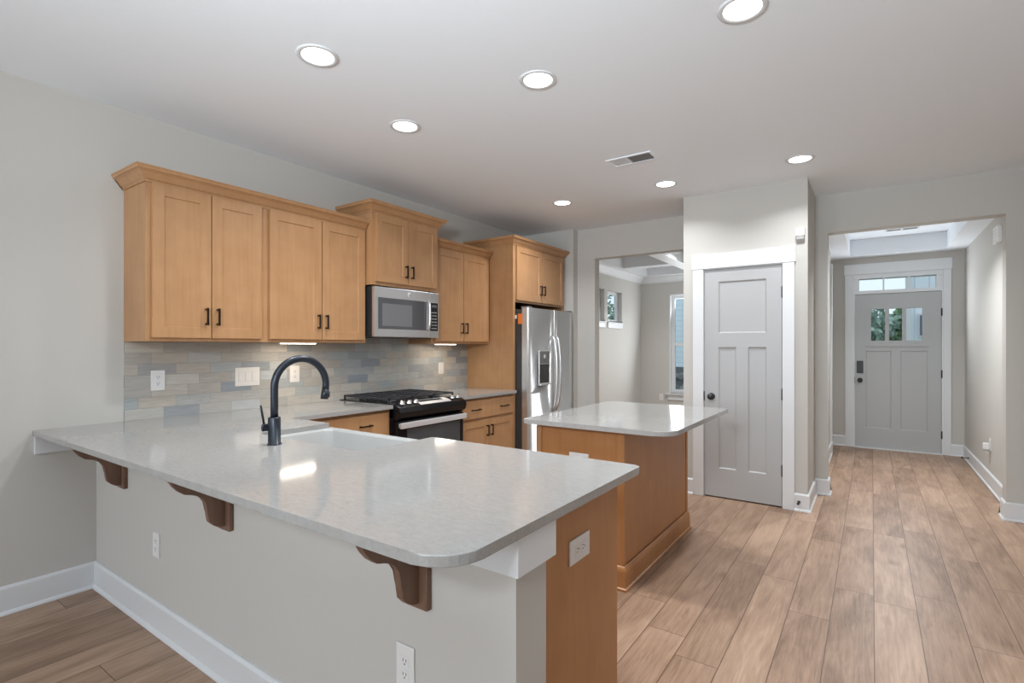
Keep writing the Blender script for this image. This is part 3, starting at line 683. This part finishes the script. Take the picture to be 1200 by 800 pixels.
m = MB(); mbox(m, XF(BFX), 3.47, 4.272, 0.695, 0.862, 0.0005, 0.02, 0.003); d = m.build('drawer', 'maple', t)
pull(d, XF(BFX), 3.67, 0.778, False, c0=0.02, L=0.12); pull(d, XF(BFX), 4.11, 0.778, False, c0=0.02, L=0.12)
shaker(t, XF(BFX), 3.47, 3.868, 0.125, 0.672, 'maple', 1, 0.57); shaker(t, XF(BFX), 3.874, 4.272, 0.125, 0.672, 'maple', -1, 0.57)

# ------------------------------------------------------------------ peninsula cabinets (kitchen side)
t = thing('peninsula_cabinet', 'maple base cabinet at the peninsula end with a plain brown end panel', 'cabinet', (-1.2, 1.5, 0))
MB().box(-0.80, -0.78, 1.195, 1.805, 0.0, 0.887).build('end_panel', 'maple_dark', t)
m = MB(); m.box(-1.70, -0.80, 1.195, 1.785, 0.10, 0.887); m.box(-1.70, -0.80, 1.25, 1.72, 0, 0.10); m.build('carcass', 'maple', t)
MB().box(-0.815, -0.782, 1.785, 1.805, 0.0, 0.887).build('corner_stile', 'maple', t) if False else None
shaker(t, YP(1.785), -1.68, -1.255, 0.125, 0.86, 'maple', 1, 0.77); shaker(t, YP(1.785), -1.249, -0.83, 0.125, 0.86, 'maple', -1, 0.77)
t = thing('sink_cabinet', 'maple sink base cabinet beneath the white apron sink', 'cabinet', (-2.15, 1.5, 0))
m = MB(); m.box(-2.60, -1.702, 1.195, 1.785, 0.10, 0.62); m.box(-2.60, -1.702, 1.25, 1.72, 0, 0.10); m.box(-2.60, -2.585, 1.195, 1.785, 0.62, 0.887); m.box(-1.717, -1.702, 1.195, 1.785, 0.62, 0.887); m.build('carcass', 'maple', t)
shaker(t, YP(1.785), -2.58, -2.155, 0.125, 0.60, 'maple', 1, 0.50); shaker(t, YP(1.785), -2.149, -1.72, 0.125, 0.60, 'maple', -1, 0.50)
t = thing('corner_cabinet', 'maple blind corner base cabinet left of the sink', 'cabinet', (-3.1, 1.5, 0))
m = MB(); m.box(WX+0.001, -2.602, 1.195, 1.838, 0.10, 0.887); m.box(WX+0.02, -2.602, 1.25, 1.75, 0, 0.10); m.build('carcass', 'maple', t)

# sink
t = thing('farmhouse_sink', 'white apron-front sink set into the peninsula behind the faucet', 'sink', (-2.15, 1.62, 0.63))
b = bmesh.new()
def ring(x0, x1, y0, y1, z, r, n=5):
    out = []
    for (cx, cy, a0) in ((x1-r, y1-r, 0), (x0+r, y1-r, PI/2), (x0+r, y0+r, PI), (x1-r, y0+r, 1.5*PI)):
        for k in range(n+1):
            a = a0+PI/2*k/n; out.append(b.verts.new((cx+r*math.cos(a), cy+r*math.sin(a), z)))
    return out
R = [ring(-2.583, -1.719, 1.385, 1.857, 0.63, 0.012), ring(-2.583, -1.719, 1.385, 1.857, 0.876, 0.012), ring(-2.578, -1.724, 1.390, 1.852, 0.8865, 0.012),
     ring(-2.550, -1.752, 1.412, 1.828, 0.8865, 0.05), ring(-2.545, -1.757, 1.417, 1.823, 0.875, 0.05), ring(-2.530, -1.772, 1.430, 1.808, 0.68, 0.05), ring(-2.49, -1.81, 1.47, 1.77, 0.655, 0.06)]
for i in range(len(R)-1):
    for k in range(len(R[0])): b.faces.new((R[i][k], R[i][(k+1) % len(R[0])], R[i+1][(k+1) % len(R[0])], R[i+1][k]))
b.faces.new(R[0]); b.faces.new(R[-1])
m = MB(); m.add(b); m.build('basin', 'sink', t)
MB().lathe([(0.045, 0), (0.045, 0.004), (0.03, 0.004), (0.02, 0.001), (0, 0.001)], (-2.15, 1.62, 0.6551), 'Z').build('drain', 'steel', t)

# ------------------------------------------------------------------ worktops
def rounded(pts):
    """pts (x, y, r): polygon with filleted corners"""
    out = []; n = len(pts)
    for i in range(n):
        x, y, r = pts[i]; p = Vector((x, y))
        if r <= 0: out.append((x, y)); continue
        a = (Vector(pts[i-1][:2])-p).normalized(); c = (Vector(pts[(i+1) % n][:2])-p).normalized()
        s_, e_ = p+a*r, p+c*r; cen = p+a*r+c*r
        for k in range(9):
            th = (PI/2)*k/8
            q = cen + (s_-cen)*math.cos(th) + (e_-cen)*math.sin(th); out.append((q.x, q.y))
    return out
ZM = lambda a, b_, c: (a, b_, c)
m = MB()
m.prism(rounded([(WX+0.001, 0.778, 0), (-0.695, 0.778, 0.11), (-0.695, 1.83, 0.025), (-1.748, 1.83, 0.008), (-1.748, 1.405, 0.05), (-2.552, 1.405, 0.05), (-2.552, 1.83, 0.008), (-2.94, 1.83, 0.012), (-2.94, 2.6655, 0.006), (WX+0.001, 2.6655, 0)]), ZM, 0.887, 0.914, 0.003)
tag(m.build('countertop', 'quartz', loc=(-2.1, 1.3, 0.887)), 'large white quartz L-shaped countertop with breakfast bar overhang', 'countertop', 'white quartz countertops')
m = MB(); m.prism(rounded([(WX+0.001, 3.4345, 0), (-2.94, 3.4345, 0.006), (-2.94, 4.304, 0.006), (WX+0.001, 4.304, 0)]), ZM, 0.887, 0.914, 0.003)
tag(m.build('countertop', 'quartz', loc=(-3.27, 3.87, 0.887)), 'short white quartz countertop between the range and the refrigerator panel', 'countertop', 'white quartz countertops')
m = MB(); m.prism(rounded([(-1.745, 2.61, 0.025), (-0.832, 2.61, 0.11), (-0.832, 3.88, 0.03), (-1.745, 3.88, 0.03)]), ZM, 0.887, 0.914, 0.003)
tag(m.build('countertop', 'quartz', loc=(-1.29, 3.25, 0.887)), 'white quartz top of the island with one large rounded corner', 'countertop', 'white quartz countertops')

# ------------------------------------------------------------------ island base
t = thing('island_cabinet', 'maple island base with plinth moulding standing in the middle of the kitchen', 'cabinet', (-1.41, 3.32, 0))
ix0, ix1, iy0, iy1 = -1.70, -1.125, 2.705, 3.905
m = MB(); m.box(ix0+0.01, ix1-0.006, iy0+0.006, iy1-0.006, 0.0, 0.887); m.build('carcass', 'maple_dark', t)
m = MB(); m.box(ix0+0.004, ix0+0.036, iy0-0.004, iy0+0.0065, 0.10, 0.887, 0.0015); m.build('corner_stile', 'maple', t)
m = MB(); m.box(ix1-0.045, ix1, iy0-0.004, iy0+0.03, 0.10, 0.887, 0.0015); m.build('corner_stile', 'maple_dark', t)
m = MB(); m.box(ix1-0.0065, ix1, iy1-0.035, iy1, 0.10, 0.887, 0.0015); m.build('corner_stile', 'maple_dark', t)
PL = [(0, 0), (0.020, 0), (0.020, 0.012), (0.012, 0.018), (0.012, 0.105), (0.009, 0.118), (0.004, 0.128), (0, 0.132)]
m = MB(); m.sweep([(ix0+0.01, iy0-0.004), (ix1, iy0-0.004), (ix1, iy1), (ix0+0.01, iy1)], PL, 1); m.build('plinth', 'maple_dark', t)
mpx = lambda a, b_, c: (ix0+0.01-c, a, b_)
for k in range(3):
    a0 = iy0+0.01+k*0.40; m = MB(); mbox(m, mpx, a0, a0+0.38, 0.70, 0.862, 0.0005, 0.02, 0.003); d = m.build('drawer', 'maple', t); pull(d, mpx, a0+0.19, 0.78, False, c0=0.02)
    shaker(t, mpx, a0, a0+0.38, 0.125, 0.68, 'maple', 1, 0.58)

# ------------------------------------------------------------------ corbels
CP = [(0.826, 0.887), (0.828, 0.868), (0.836, 0.850), (0.847, 0.832), (0.862, 0.813), (0.884, 0.796), (0.908, 0.790), (0.928, 0.785), (0.946, 0.772), (0.960, 0.750), (0.966, 0.721), (0.966, 0.697), (0.971, 0.670), (0.990, 0.650), (1.006, 0.640), (1.020, 0.637), (1.032, 0.637), (1.032, 0.887)]
for xc, lab in ((-3.190, 'dark brown scrolled corbel under the bar nearest the left wall'), (-2.122, 'dark brown scrolled corbel in the middle under the bar'), (-1.047, 'dark brown scrolled corbel under the bar nearest its rounded corner')):
    t = thing('corbel', lab, 'corbel', (xc, 1.04, 0.62), 'corbels under the breakfast bar')
    m = MB(); m.prism(CP, lambda a, b_, c: (xc+c, a, b_), -0.013, 0.013, 0.003, seg=2); m.build('bracket', 'walnut', t)
    m = MB(); m.box(xc-0.043, xc+0.043, 1.030, 1.0495, 0.620, 0.887, 0.004); m.build('back_plate', 'walnut', t)

# ------------------------------------------------------------------ range
t = thing('gas_range', 'black and stainless slide-in gas range with cast iron grates', 'range', (-3.25, 3.05, 0))
ry0, ry1 = 2.669, 3.431
m = MB(); m.box(WX+0.02, -2.955, ry0, ry1, 0.06, 0.900); 
for y in (ry0+0.04, ry1-0.04): m.box(-3.5, -3.46, y-0.02, y+0.02, 0, 0.06); m.box(-3.04, -3.0, y-0.02, y+0.02, 0, 0.06)
m.build('body', 'black', t)
m = MB(); m.box(WX+0.011, -2.99, ry0-0.0, ry1+0.0, 0.900, 0.920, 0.003); m.build('cooktop', 'black', t)
mpy = lambda a, b_, c: (a, c, b_)
m = MB(); m.prism([(-3.0, 0.820), (-2.915, 0.795), (-2.880, 0.820), (-2.868, 0.860), (-2.885, 0.893), (-2.925, 0.912), (-2.99, 0.922), (-3.0, 0.915)], mpy, ry0, ry1, 0.004, seg=2)
cp = m.build('control_panel', 'black', t)
m = MB(); m.prism([(-2.985, 0.9225), (-2.925, 0.9135), (-2.893, 0.8985), (-2.892, 0.9005), (-2.924, 0.9155), (-2.984, 0.9245)], mpy, ry0+0.235, ry1-0.17, 0); m.build('display_strip', 'bar_steel', cp)
m = MB(); m.prism([(-2.972, 0.9230), (-2.930, 0.9165), (-2.930, 0.9170), (-2.971, 0.9236)], mpy, ry0+0.26, ry1-0.23, 0); m.build('display_glass', 'bglass', cp)
for y in (2.742, 2.815, 2.885, 3.312, 3.385):
    m = MB(); c = Vector((-2.935, y, 0.917)); ax = Vector((0.35, 0, 0.94)).normalized()
    m.tube([c+ax*h for h in (0, 0.006, 0.0061, 0.024, 0.028)], [0.023, 0.023, 0.018, 0.0165, 0.012], 20); k = m.build('knob', 'chrome', t)
m = MB(); m.box(-2.955, -2.905, ry0+0.004, ry1-0.004, 0.245, 0.790, 0.004); dr = m.build('oven_door', 'black', t)
m = MB(); m.box(-2.9052, -2.903, ry0+0.10, ry1-0.05, 0.33, 0.725); m.build('oven_window', 'mwglass', dr)
m = MB(); m.box(-2.885, -2.862, ry0+0.005, ry1-0.005, 0.738, 0.782, 0.006)
for y in (ry0+0.03, ry1-0.03): m.box(-2.905, -2.885, y-0.015, y+0.015, 0.745, 0.775)
h_ = m.build('handle', 'bar_steel', dr)
m = MB(); m.box(-2.955, -2.91, ry0+0.004, ry1-0.004, 0.07, 0.238, 0.004); m.build('storage_drawer', 'black', t)
for i, y in enumerate((2.80, 3.05, 3.30)):
    for x in ((-3.42, -3.13) if i != 1 else (-3.275,)):
        m = MB(); m.lathe([(0.055, 0), (0.055, 0.006), (0.035, 0.010), (0.035, 0.018), (0, 0.018)], (x, y, 0.9201), 'Z', 20); m.build('burner', 'iron', t)
for i in range(3):
    y0 = ry0+0.012+i*0.247; y1 = y0+0.243; m = MB(); z0, z1 = 0.944, 0.958
    for y in (y0+0.006, y1-0.006): m.box(-3.55, -3.01, y-0.006, y+0.006, z0, z1, 0.002)
    for x in (-3.544, -3.016): m.box(x-0.006, x+0.006, y0, y1, z0, z1, 0.002)
    for x in (-3.46, -3.37, -3.28, -3.19, -3.10): m.box(x-0.005, x+0.005, y0, y1, z0, z1, 0.002)
    m.box(-3.55, -3.01, (y0+y1)/2-0.005, (y0+y1)/2+0.005, z0, z1, 0.002)
    for y in (y0+0.006, y1-0.006):
        for x in (-3.544, -3.28, -3.016): m.box(x-0.006, x+0.006, y-0.006, y+0.006, 0.9201, z0)
    m.build('grate', 'iron', t)

# ------------------------------------------------------------------ refrigerator
t = thing('refrigerator', 'stainless side-by-side refrigerator with water dispenser in the tall cabinet surround', 'refrigerator', (-3.2, 4.83, 0))
fy0, fy1 = 4.352, 5.312
m = MB(); m.box(WX+0.05, -2.915, fy0, fy1, 0.02, 1.735); m.box(-3.55, -2.95, fy0+0.02, fy0+0.06, 0, 0.02); m.box(-3.55, -2.95, fy1-0.06, fy1-0.02, 0, 0.02); m.build('body', 'fridge_side', t)
def fdoor(y0, y1):
    n = 10; pts = []
    for k in range(n+1):
        f = k/n; e = min(f, 1-f); bul = 0.005*math.sin(PI*f)**0.7 if 0 < f < 1 else 0
        pts.append((y0+(y1-y0)*f, bul))
    return [(y0, -0.06)] + pts[0:] + [(y1, -0.06)]
for (a, b_, nm) in ((fy0, 4.882, 'freezer_door'), (4.888, fy1, 'fridge_door')):
    m = MB(); m.prism(fdoor(a, b_), lambda p, q, c: (-2.852+q, p, c), 0.06, 1.752, 0.003, seg=2); d = m.build(nm, 'steel', t)
    for f in d.data.polygons: f.use_smooth = abs(f.normal.z) < 0.5 and f.normal.x > 0.9
    hy = 4.848 if nm[0:2] == 'fr' and nm != 'fridge_door' else 4.925
    m = MB(); P = []
    for k in range(13):
        f = k/12; P.append((-2.842+0.056*math.sin(PI*min(1, max(0, f)))**0.45, hy, 0.66+0.82*f))
    m.tube(P, 0.0125, 12); m.build('handle', 'steel_h', d)
    if nm == 'freezer_door':
        mp = XF(-2.840)
        m = MB(); mbox(m, mp, 4.555, 4.765, 0.950, 1.315, 0.0, 0.010, 0.003); dp = m.build('dispenser', 'steel_h', d)
        m = MB(); mbox(m, mp, 4.565, 4.755, 1.175, 1.305, 0.0101, 0.012); m.build('dispenser_panel', 'vent_dark', d)
        m = MB(); mbox(m, mp, 4.565, 4.755, 0.975, 1.170, 0.0101, 0.0115); m.build('dispenser_recess', 'bglass', d)
        m = MB(); mbox(m, mp, 4.56, 4.77, 0.950, 0.965, 0.010, 0.026, 0.003); m.build('drip_tray', 'steel_h', d)
        m = MB(); m.lathe([(0.022, 0), (0.022, 0.001), (0.018, 0.001), (0.018, 0.0012)], (-2.8279, 4.66, 1.25), 'X', 20); m.build('dispenser_dial', 'slot_g', d)
for y in (fy0+0.01, fy1-0.09): m = MB(); m.box(-2.93, -2.85, y, y+0.08, 1.7525, 1.765); m.build('hinge_cover', 'vent_dark', t)
tag(MB().box(-2.958, -2.905, fy0-0.002, fy0-0.0003, 1.585, 1.690).build('orange_label', 'orange'), 'small orange energy sticker on the dark side of the refrigerator', 'sticker')
tag(MB().box(-3.0, -2.975, 4.3435, 4.3515, 1.64, 1.675, 0.001).build('shipping_clip', 'plate'), 'tiny white clip beside the orange sticker on the refrigerator', 'clip')

# ------------------------------------------------------------------ faucet
t = thing('kitchen_faucet', 'matte black gooseneck pull-down faucet on the white quartz peninsula', 'faucet', (-2.19, 1.290, 0.914))
fx, fy = -2.197, 1.288
m = MB(); m.lathe([(0.031, 0.0001), (0.031, 0.004), (0.0265, 0.005), (0.0265, 0.118), (0.025, 0.122), (0, 0.122)], (fx, fy, 0.914), 'Z', 28); m.build('base', 'faucet', t)
P = [(fx, fy, 1.03), (fx, fy, 1.10), (fx, fy, 1.17)]; Rr = 0.125; zc_ = 1.171
dx, dy = math.sin(0.10), math.cos(0.10)
for k in range(0, 25):
    a = PI - (PI+0.20)*k/24
    s_ = Rr + Rr*math.cos(a); P.append((fx+dx*s_, fy+dy*s_, zc_+Rr*math.sin(a)))
m = MB(); m.tube(P, 0.0165, 20); m.build('neck', 'faucet', t)
e = Vector(P[-1]); dd = (Vector(P[-1])-Vector(P[-2])).normalized()
m = MB(); m.tube([e, e+dd*0.002, e+dd*0.0021, e+dd*0.048], [0.0165, 0.0165, 0.0172, 0.0180], 20); sh = m.build('spray_head', 'faucet', t)
side = Vector((dd.x*0, 0.995, 0)).normalized(); q = e+dd*0.025
m = MB(); m.box(q.x-0.006, q.x+0.006, q.y+0.014, q.y+0.025, q.z-0.016, q.z+0.014, 0.003); m.build('spray_button', 'mblack', sh)
hd = Vector((-0.75, -0.66, 0)); hc = Vector((fx, fy, 0.990))
m = MB(); m.tube([hc+hd*0.020, hc+hd*0.042, hc+hd*0.0425, hc+hd*0.050, hc+hd*0.052], [0.0165, 0.0165, 0.0180, 0.0180, 0.013], 20); hb = m.build('handle_hub', 'faucet', t)
m = MB(); m.tube([hc+hd*0.044+Vector((0, 0, 0.012)), hc+hd*0.058+Vector((0, 0, 0.095)), hc+hd*0.0585+Vector((0, 0, 0.100))], [0.005, 0.0045, 0.003], 12); m.build('lever', 'faucet', hb)

# ------------------------------------------------------------------ switches and sockets
def plate(label, mp, a, b_, w, h, kind, group='white outlet and switch plates', mat='plate', cat='outlet'):
    c = mp(a, b_, 0)
    nm = {'duplex': 'wall_outlet', 'duplex_h': 'wall_outlet', 'switch': 'light_switch', 'switch3': 'light_switch'}[kind]
    t = thing(nm, label, cat, c, group)
    m = MB(); mbox(m, mp, a-w/2, a+w/2, b_-h/2, b_+h/2, 0.0002, 0.006, 0.002); m.build('cover_plate', mat, t)
    if kind.startswith('duplex'):
        for s_ in (-1, 1):
            ca, cb = (a, b_+s_*0.0195) if kind == 'duplex' else (a+s_*0.0195, b_)
            m = MB(); hw, hh = (0.0165, 0.0145) if kind == 'duplex' else (0.0145, 0.0165)
            mbox(m, mp, ca-hw, ca+hw, cb-hh, cb+hh, 0.006, 0.0072, 0.0); r = m.build('receptacle', mat, t)
            m = MB()
            for q in (-0.006, 0.006):
                if kind == 'duplex': mbox(m, mp, ca+q-0.0012, ca+q+0.0012, cb-0.002, cb+0.007, 0.0072, 0.0076)
                else: mbox(m, mp, ca-0.007, ca+0.002, cb+q-0.0012, cb+q+0.0012, 0.0072, 0.0076)
            if kind == 'duplex': mbox(m, mp, ca-0.0022, ca+0.0022, cb-0.0105, cb-0.006, 0.0072, 0.0076)
            else: mbox(m, mp, ca+0.006, ca+0.0105, cb-0.0022, cb+0.0022, 0.0072, 0.0076)
            m.build('slot', 'slot', r)
    else:
        for k in range(1 if kind == 'switch' else 3):
            ca = a + (0 if kind == 'switch' else (k-1)*0.046)
            m = MB(); mbox(m, mp, ca-0.0175, ca+0.0175, b_-0.034, b_+0.034, 0.006, 0.0064); r = m.build('rocker_surround', 'slot_g', t)
            m = MB(); mbox(m, mp, ca-0.0165, ca+0.0165, b_-0.033, b_+0.033, 0.006, 0.0085, 0.001); m.build('rocker', mat, t)
    return t
TX = XF(WX+0.010)
plate('white duplex outlet on the backsplash tile nearest its left end', TX, 1.352, 1.146, 0.075, 0.122, 'duplex')
plate('wide three-gang switch plate on the backsplash left of the faucet', TX, 1.905, 1.143, 0.172, 0.128, 'switch3', mat='plate_warm', cat='switch')
plate('outlet on the backsplash seen framed by the faucet arch', TX, 2.265, 1.146, 0.078, 0.125, 'duplex', mat='plate_warm')
plate('single switch on the backsplash between range and refrigerator panel', TX, 3.885, 1.135, 0.072, 0.118, 'switch', mat='plate_warm', cat='switch')
PW = YM(1.05)
plate('blank-looking white outlet on the half wall between the first two corbels', PW, -2.795, 0.408, 0.070, 0.115, 'duplex')
plate('white outlet low on the half wall below the largest corbel', PW, -1.105, 0.425, 0.072, 0.130, 'duplex')
plate('sideways white outlet on the brown peninsula end panel', XF(-0.78), 1.497, 0.700, 0.135, 0.078, 'duplex_h')
plate('sideways outlet on the near face of the island, half hidden by the peninsula', YM(2.711), -1.41, 0.690, 0.125, 0.078, 'duplex_h')
plate('small white outlet low on the far dining room wall', YM(9.46), -3.21, 0.42, 0.07, 0.12, 'duplex')
mpr = lambda a, b_, c: (0.94-c, a, b_)
o_ = plate('white outlet low on the right entry wall with a plug-in device', mpr, 6.72, 0.41, 0.07, 0.118, 'duplex')
t = thing('plug_in_device', 'small white plug-in sticking out of the entry wall outlet', 'night light', (0.93, 6.73, 0.37)); m = MB(); m.box(0.885, 0.9315, 6.70, 6.76, 0.36, 0.42, 0.006); m.build('body', 'plate', t)
MB().box(0.893, 0.93, 6.705, 6.755, 0.345, 0.3595, 0.003).build('sensor_window', 'slot_g', t)

# motion sensor above the pantry door
t = thing('motion_sensor', 'white motion sensor high on the pantry wall near the corner', 'sensor', (-0.48, 4.83, 2.26))
m = MB(); m.prism([(4.85, 2.325), (4.822, 2.325), (4.806, 2.30), (4.802, 2.262), (4.850, 2.262)], lambda a, b_, c: (c, a, b_), -0.513, -0.449, 0.003, seg=2); m.build('housing', 'plate', t)
m = MB(); m.prism([(4.85, 2.2615), (4.806, 2.2615), (4.812, 2.235), (4.830, 2.215), (4.850, 2.207)], lambda a, b_, c: (c, a, b_), -0.510, -0.452, 0.003, seg=2); m.build('sensor_lens', 'slot_g', t)
t = thing('door_chime', 'small white chime box high on the right entry wall', 'chime', (0.93, 6.25, 2.34))
m = MB(); m.box(0.905, 0.9398, 6.17, 6.36, 2.275, 2.425, 0.006); m.build('cover', 'plate', t)
m = MB()
for k in range(4): m.box(0.9040, 0.9051, 6.20, 6.33, 2.30+k*0.03, 2.305+k*0.03)
m.build('sound_slot', 'slot_g', t)
# door stops
def doorstop(label, p, d):
    t = thing('door_stop', label, 'door stop', p, 'black door stops'); P0 = Vector(p); D = Vector(d)
    m = MB(); m.tube([P0, P0+D*0.004, P0+D*0.0041, P0+D*0.052], [0.012, 0.012, 0.005, 0.005], 12); m.build('stem', 'mblack', t)
    m = MB(); m.tube([P0+D*0.052, P0+D*0.068], [0.010, 0.009], 12); m.build('rubber_tip', 'mblack', t)
doorstop('small black door stop on the pantry baseboard', (-0.492, 4.8348, 0.075), (0, -1, 0))
doorstop('black door stop on the right entry baseboard near the front door', (0.9248, 7.95, 0.06), (-1, 0, 0))

# ------------------------------------------------------------------ ceiling fixtures
def downlight(x, y, label, H=H, power=1.0):
    t = thing('recessed_light', label, 'ceiling light', (x, y, H), 'recessed ceiling lights')
    m = MB(); m.lathe([(0.074, -0.002), (0.078, -0.006), (0.094, -0.005), (0.098, -0.0002), (0.074, -0.0002), (0.074, -0.002)], (x, y, H), 'Z', 36); m.build('trim_ring', 'trim', t)
    m = MB(); m.lathe([(0.074, -0.0003), (0.0735, -0.0035), (0.0, -0.0045)], (x, y, H), 'Z', 36); m.build('lens', 'lens', t)
    l = bpy.data.lights.new('lamp', 'AREA'); l.shape = 'DISK'; l.size = 0.14; l.energy = DOWNLIGHT_W*power; l.color = (0.955, 0.98, 1.0); l.spread = 2.35
    o = bpy.data.objects.new('lamp', l); COL.objects.link(o); o.parent = t; o.location = (0, 0, -0.012)
for x, y, lab, *pw in ((-2.17, 1.49, 'round recessed ceiling light above the sink and faucet'),
                  (-2.41, 2.28, 'recessed ceiling light in the near row, closest to the wall cabinets'),
                  (-1.425, 2.28, 'recessed ceiling light in the middle of the near row'),
                  (-0.436, 2.28, 'largest-looking recessed ceiling light, cut by the top edge'),
                  (-2.445, 4.355, 'small far recessed ceiling light nearest the refrigerator cabinet'),
                  (-1.44, 4.355, 'far recessed ceiling light between ceiling vent and pantry box'),
                  (-0.435, 4.345, 'far recessed ceiling light in front of the pantry wall top', 'PW'),
                  (-2.4, -1.6, 'recessed ceiling light behind the camera on the left'), (-0.5, -1.6, 'recessed ceiling light behind the camera on the right'), (-1.45, 0.2, 'recessed ceiling light over the bar seating side')):
    if y < 1: continue
    downlight(x, y, lab, power=0.8 if pw else (0.75 if y > 4 and x > -2 else 1.2 if y > 4 else 1.0))
downlight(0.12, 6.2, 'added unseen recessed light brightening the entry, just behind the opening header', 2.55, 2.4)  # extra fixture added out of view to brighten the entry
downlight(-2.0, 7.6, 'added unseen recessed light brightening the dining room, behind the pantry', 2.90, 3.3)  # another added fixture, out of view, lifting the dim dining room
t = thing('ceiling_vent', 'white ceiling register with one dark slatted half near the far lights', 'vent', (-1.46, 3.65, H))
vx0, vx1, vy0, vy1 = -1.63, -1.285, 3.555, 3.725
m = MB(); m.box(vx0, vx1, vy0, vy0+0.018, H-0.006, H-0.0002); m.box(vx0, vx1, vy1-0.018, vy1, H-0.006, H-0.0002); m.box(vx0, vx0+0.018, vy0+0.018, vy1-0.018, H-0.006, H-0.0002); m.box(vx1-0.018, vx1, vy0+0.018, vy1-0.018, H-0.006, H-0.0002)
m.box(-1.485, -1.475, vy0+0.018, vy1-0.018, H-0.006, H-0.0002)
m.build('vent_frame', 'ceil', t)
MB().box(-1.475, vx1-0.018, vy0+0.018, vy1-0.018, H-0.0015, H-0.0003).build('duct_opening', 'vent_dark', t)
MB().box(vx0+0.018, -1.485, vy0+0.018, vy1-0.018, H-0.0015, H-0.0003).build('closed_damper', 'trim', t)
for k in range(9):
    x = vx0+0.026+k*0.0155; b_ = MB(); b_.prism([(x, H-0.0016), (x+0.0145, H-0.0055), (x+0.0155, H-0.0055), (x+0.001, H-0.0016)], mpy, vy0+0.018, vy1-0.018); b_.build('louver', 'ceil', t)
for k in range(9):
    x = -1.472+k*0.0185; b_ = MB(); b_.prism([(x+0.012, H-0.0016), (x, H-0.0055), (x+0.0008, H-0.0055), (x+0.013, H-0.0016)], mpy, vy0+0.018, vy1-0.018); b_.build('louver', 'vent_dark', t)
t = thing('ceiling_vent', 'slim two-slot vent in the tray ceiling of the entry', 'vent', (0.29, 7.70, 2.76))
m = MB(); m.box(0.13, 0.46, 7.62, 7.79, 2.755, 2.7598); m.build('vent_frame', 'trim', t)
for x0, x1 in ((0.15, 0.285), (0.305, 0.44)): MB().box(x0, x1, 7.67, 7.75, 2.7535, 2.755).build('slot', 'vent_dark', t)

# ------------------------------------------------------------------ outdoors
tag(MB().box(-30, 30, 9.7, 45, -0.35, -0.25).build('lawn', 'lawn'), 'green lawn outside the front windows', 'ground', kind='structure')
tag(MB().box(-1.2, 2.2, 8.56, 10.6, -0.2, -0.02).build('porch_slab', 'stone'), 'grey porch slab outside the front door', 'ground', kind='structure')
def tree(x, y, zc, r, mat, label, n=60, trunk=True):
    t = thing('tree', label, 'tree', (x, y, -0.25), 'trees seen through the windows'); rnd = random.Random(int(x*100+y))
    m = MB(); m.tube([(x, y, -0.25), (x+0.05, y, zc*0.5), (x, y, zc)], [0.16, 0.12, 0.06], 10); m.build('trunk', 'bark', t)
    b = bmesh.new()
    for k in range(n):
        d = Vector((rnd.gauss(0, 1), rnd.gauss(0, 1), rnd.gauss(0, 1))).normalized()*r*rnd.uniform(0.35, 1.0)
        c = Vector((x, y, zc)) + Vector((d.x, d.y, d.z*1.15))
        for q in range(26):
            e = Vector((rnd.gauss(0, 1), rnd.gauss(0, 1), rnd.gauss(0, 1))).normalized()*r*0.30*rnd.uniform(0.4, 1)
            p = c+e; s_ = r*rnd.uniform(0.04, 0.08); u_ = Vector((rnd.uniform(-1, 1), rnd.uniform(-1, 1), rnd.uniform(-1, 1))).normalized(); v_ = u_.orthogonal().normalized(); w_ = u_.cross(v_)
            b.faces.new([b.verts.new(p+u_*s_*1.5), b.verts.new(p+v_*s_), b.verts.new(p-u_*s_*1.5+w_*s_*0.3), b.verts.new(p-v_*s_)])
    me = bpy.data.meshes.new('foliage'); b.to_mesh(me); b.free(); m = MB(); m.bm.from_mesh(me); bpy.data.meshes.remove(me); o = m.build('foliage', mat, t)
tree(-0.75, 18.0, 1.5, 1.25, 'leaf2', 'bluish green tree seen through the left lite of the front door', 260)
tree(1.05, 20.0, 1.6, 0.95, 'leaf', 'dark green tree seen through the middle lite of the front door', 220)
tree(-9.3, 20.0, 3.2, 1.5, 'leaf2', 'pale sparse tree seen through the small high dining windows', 22)
t = thing('neighbor_house', 'white board-sided house seen through the right lite of the front door', 'house', (3.5, 17, -0.25)); 
m = MB(); m.prism([(0.76, -0.25), (6.0, -0.25), (6.0, 4.5), (3.4, 7.0), (0.76, 4.5)], lambda a, b_, c: (a, c, b_), 17.0, 17.8); m.build('wall', 'siding', t)
MB().box(0.72, 0.84, 16.93, 17.0, -0.25, 4.5).build('corner_board', 'trim', t)
m = MB(); m.box(0.98, 1.7, 16.93, 16.99, 1.6, 2.22); m.build('window_frame', 'trim', t)
MB().box(1.02, 1.66, 16.91, 16.93, 1.65, 2.17).build('window_pane', 'hglass', t)
t = thing('side_house', 'pale house with stone base seen through the tall dining window', 'house', (-4.2, 16, -0.25))
m = MB(); m.box(-5.3, -3.0, 15.0, 17.0, 0.78, 6.0); m.build('wall', 'siding_h', t)
MB().box(-5.35, -2.95, 14.9, 17.0, -0.25, 0.78).build('stone_base', 'stone', t)
MB().box(-4.42, -3.4, 14.95, 14.99, 1.48, 2.85).build('window_frame', 'trim', t)
MB().box(-4.36, -3.46, 14.93, 14.95, 1.54, 2.79).build('window_pane', 'hglass', t)
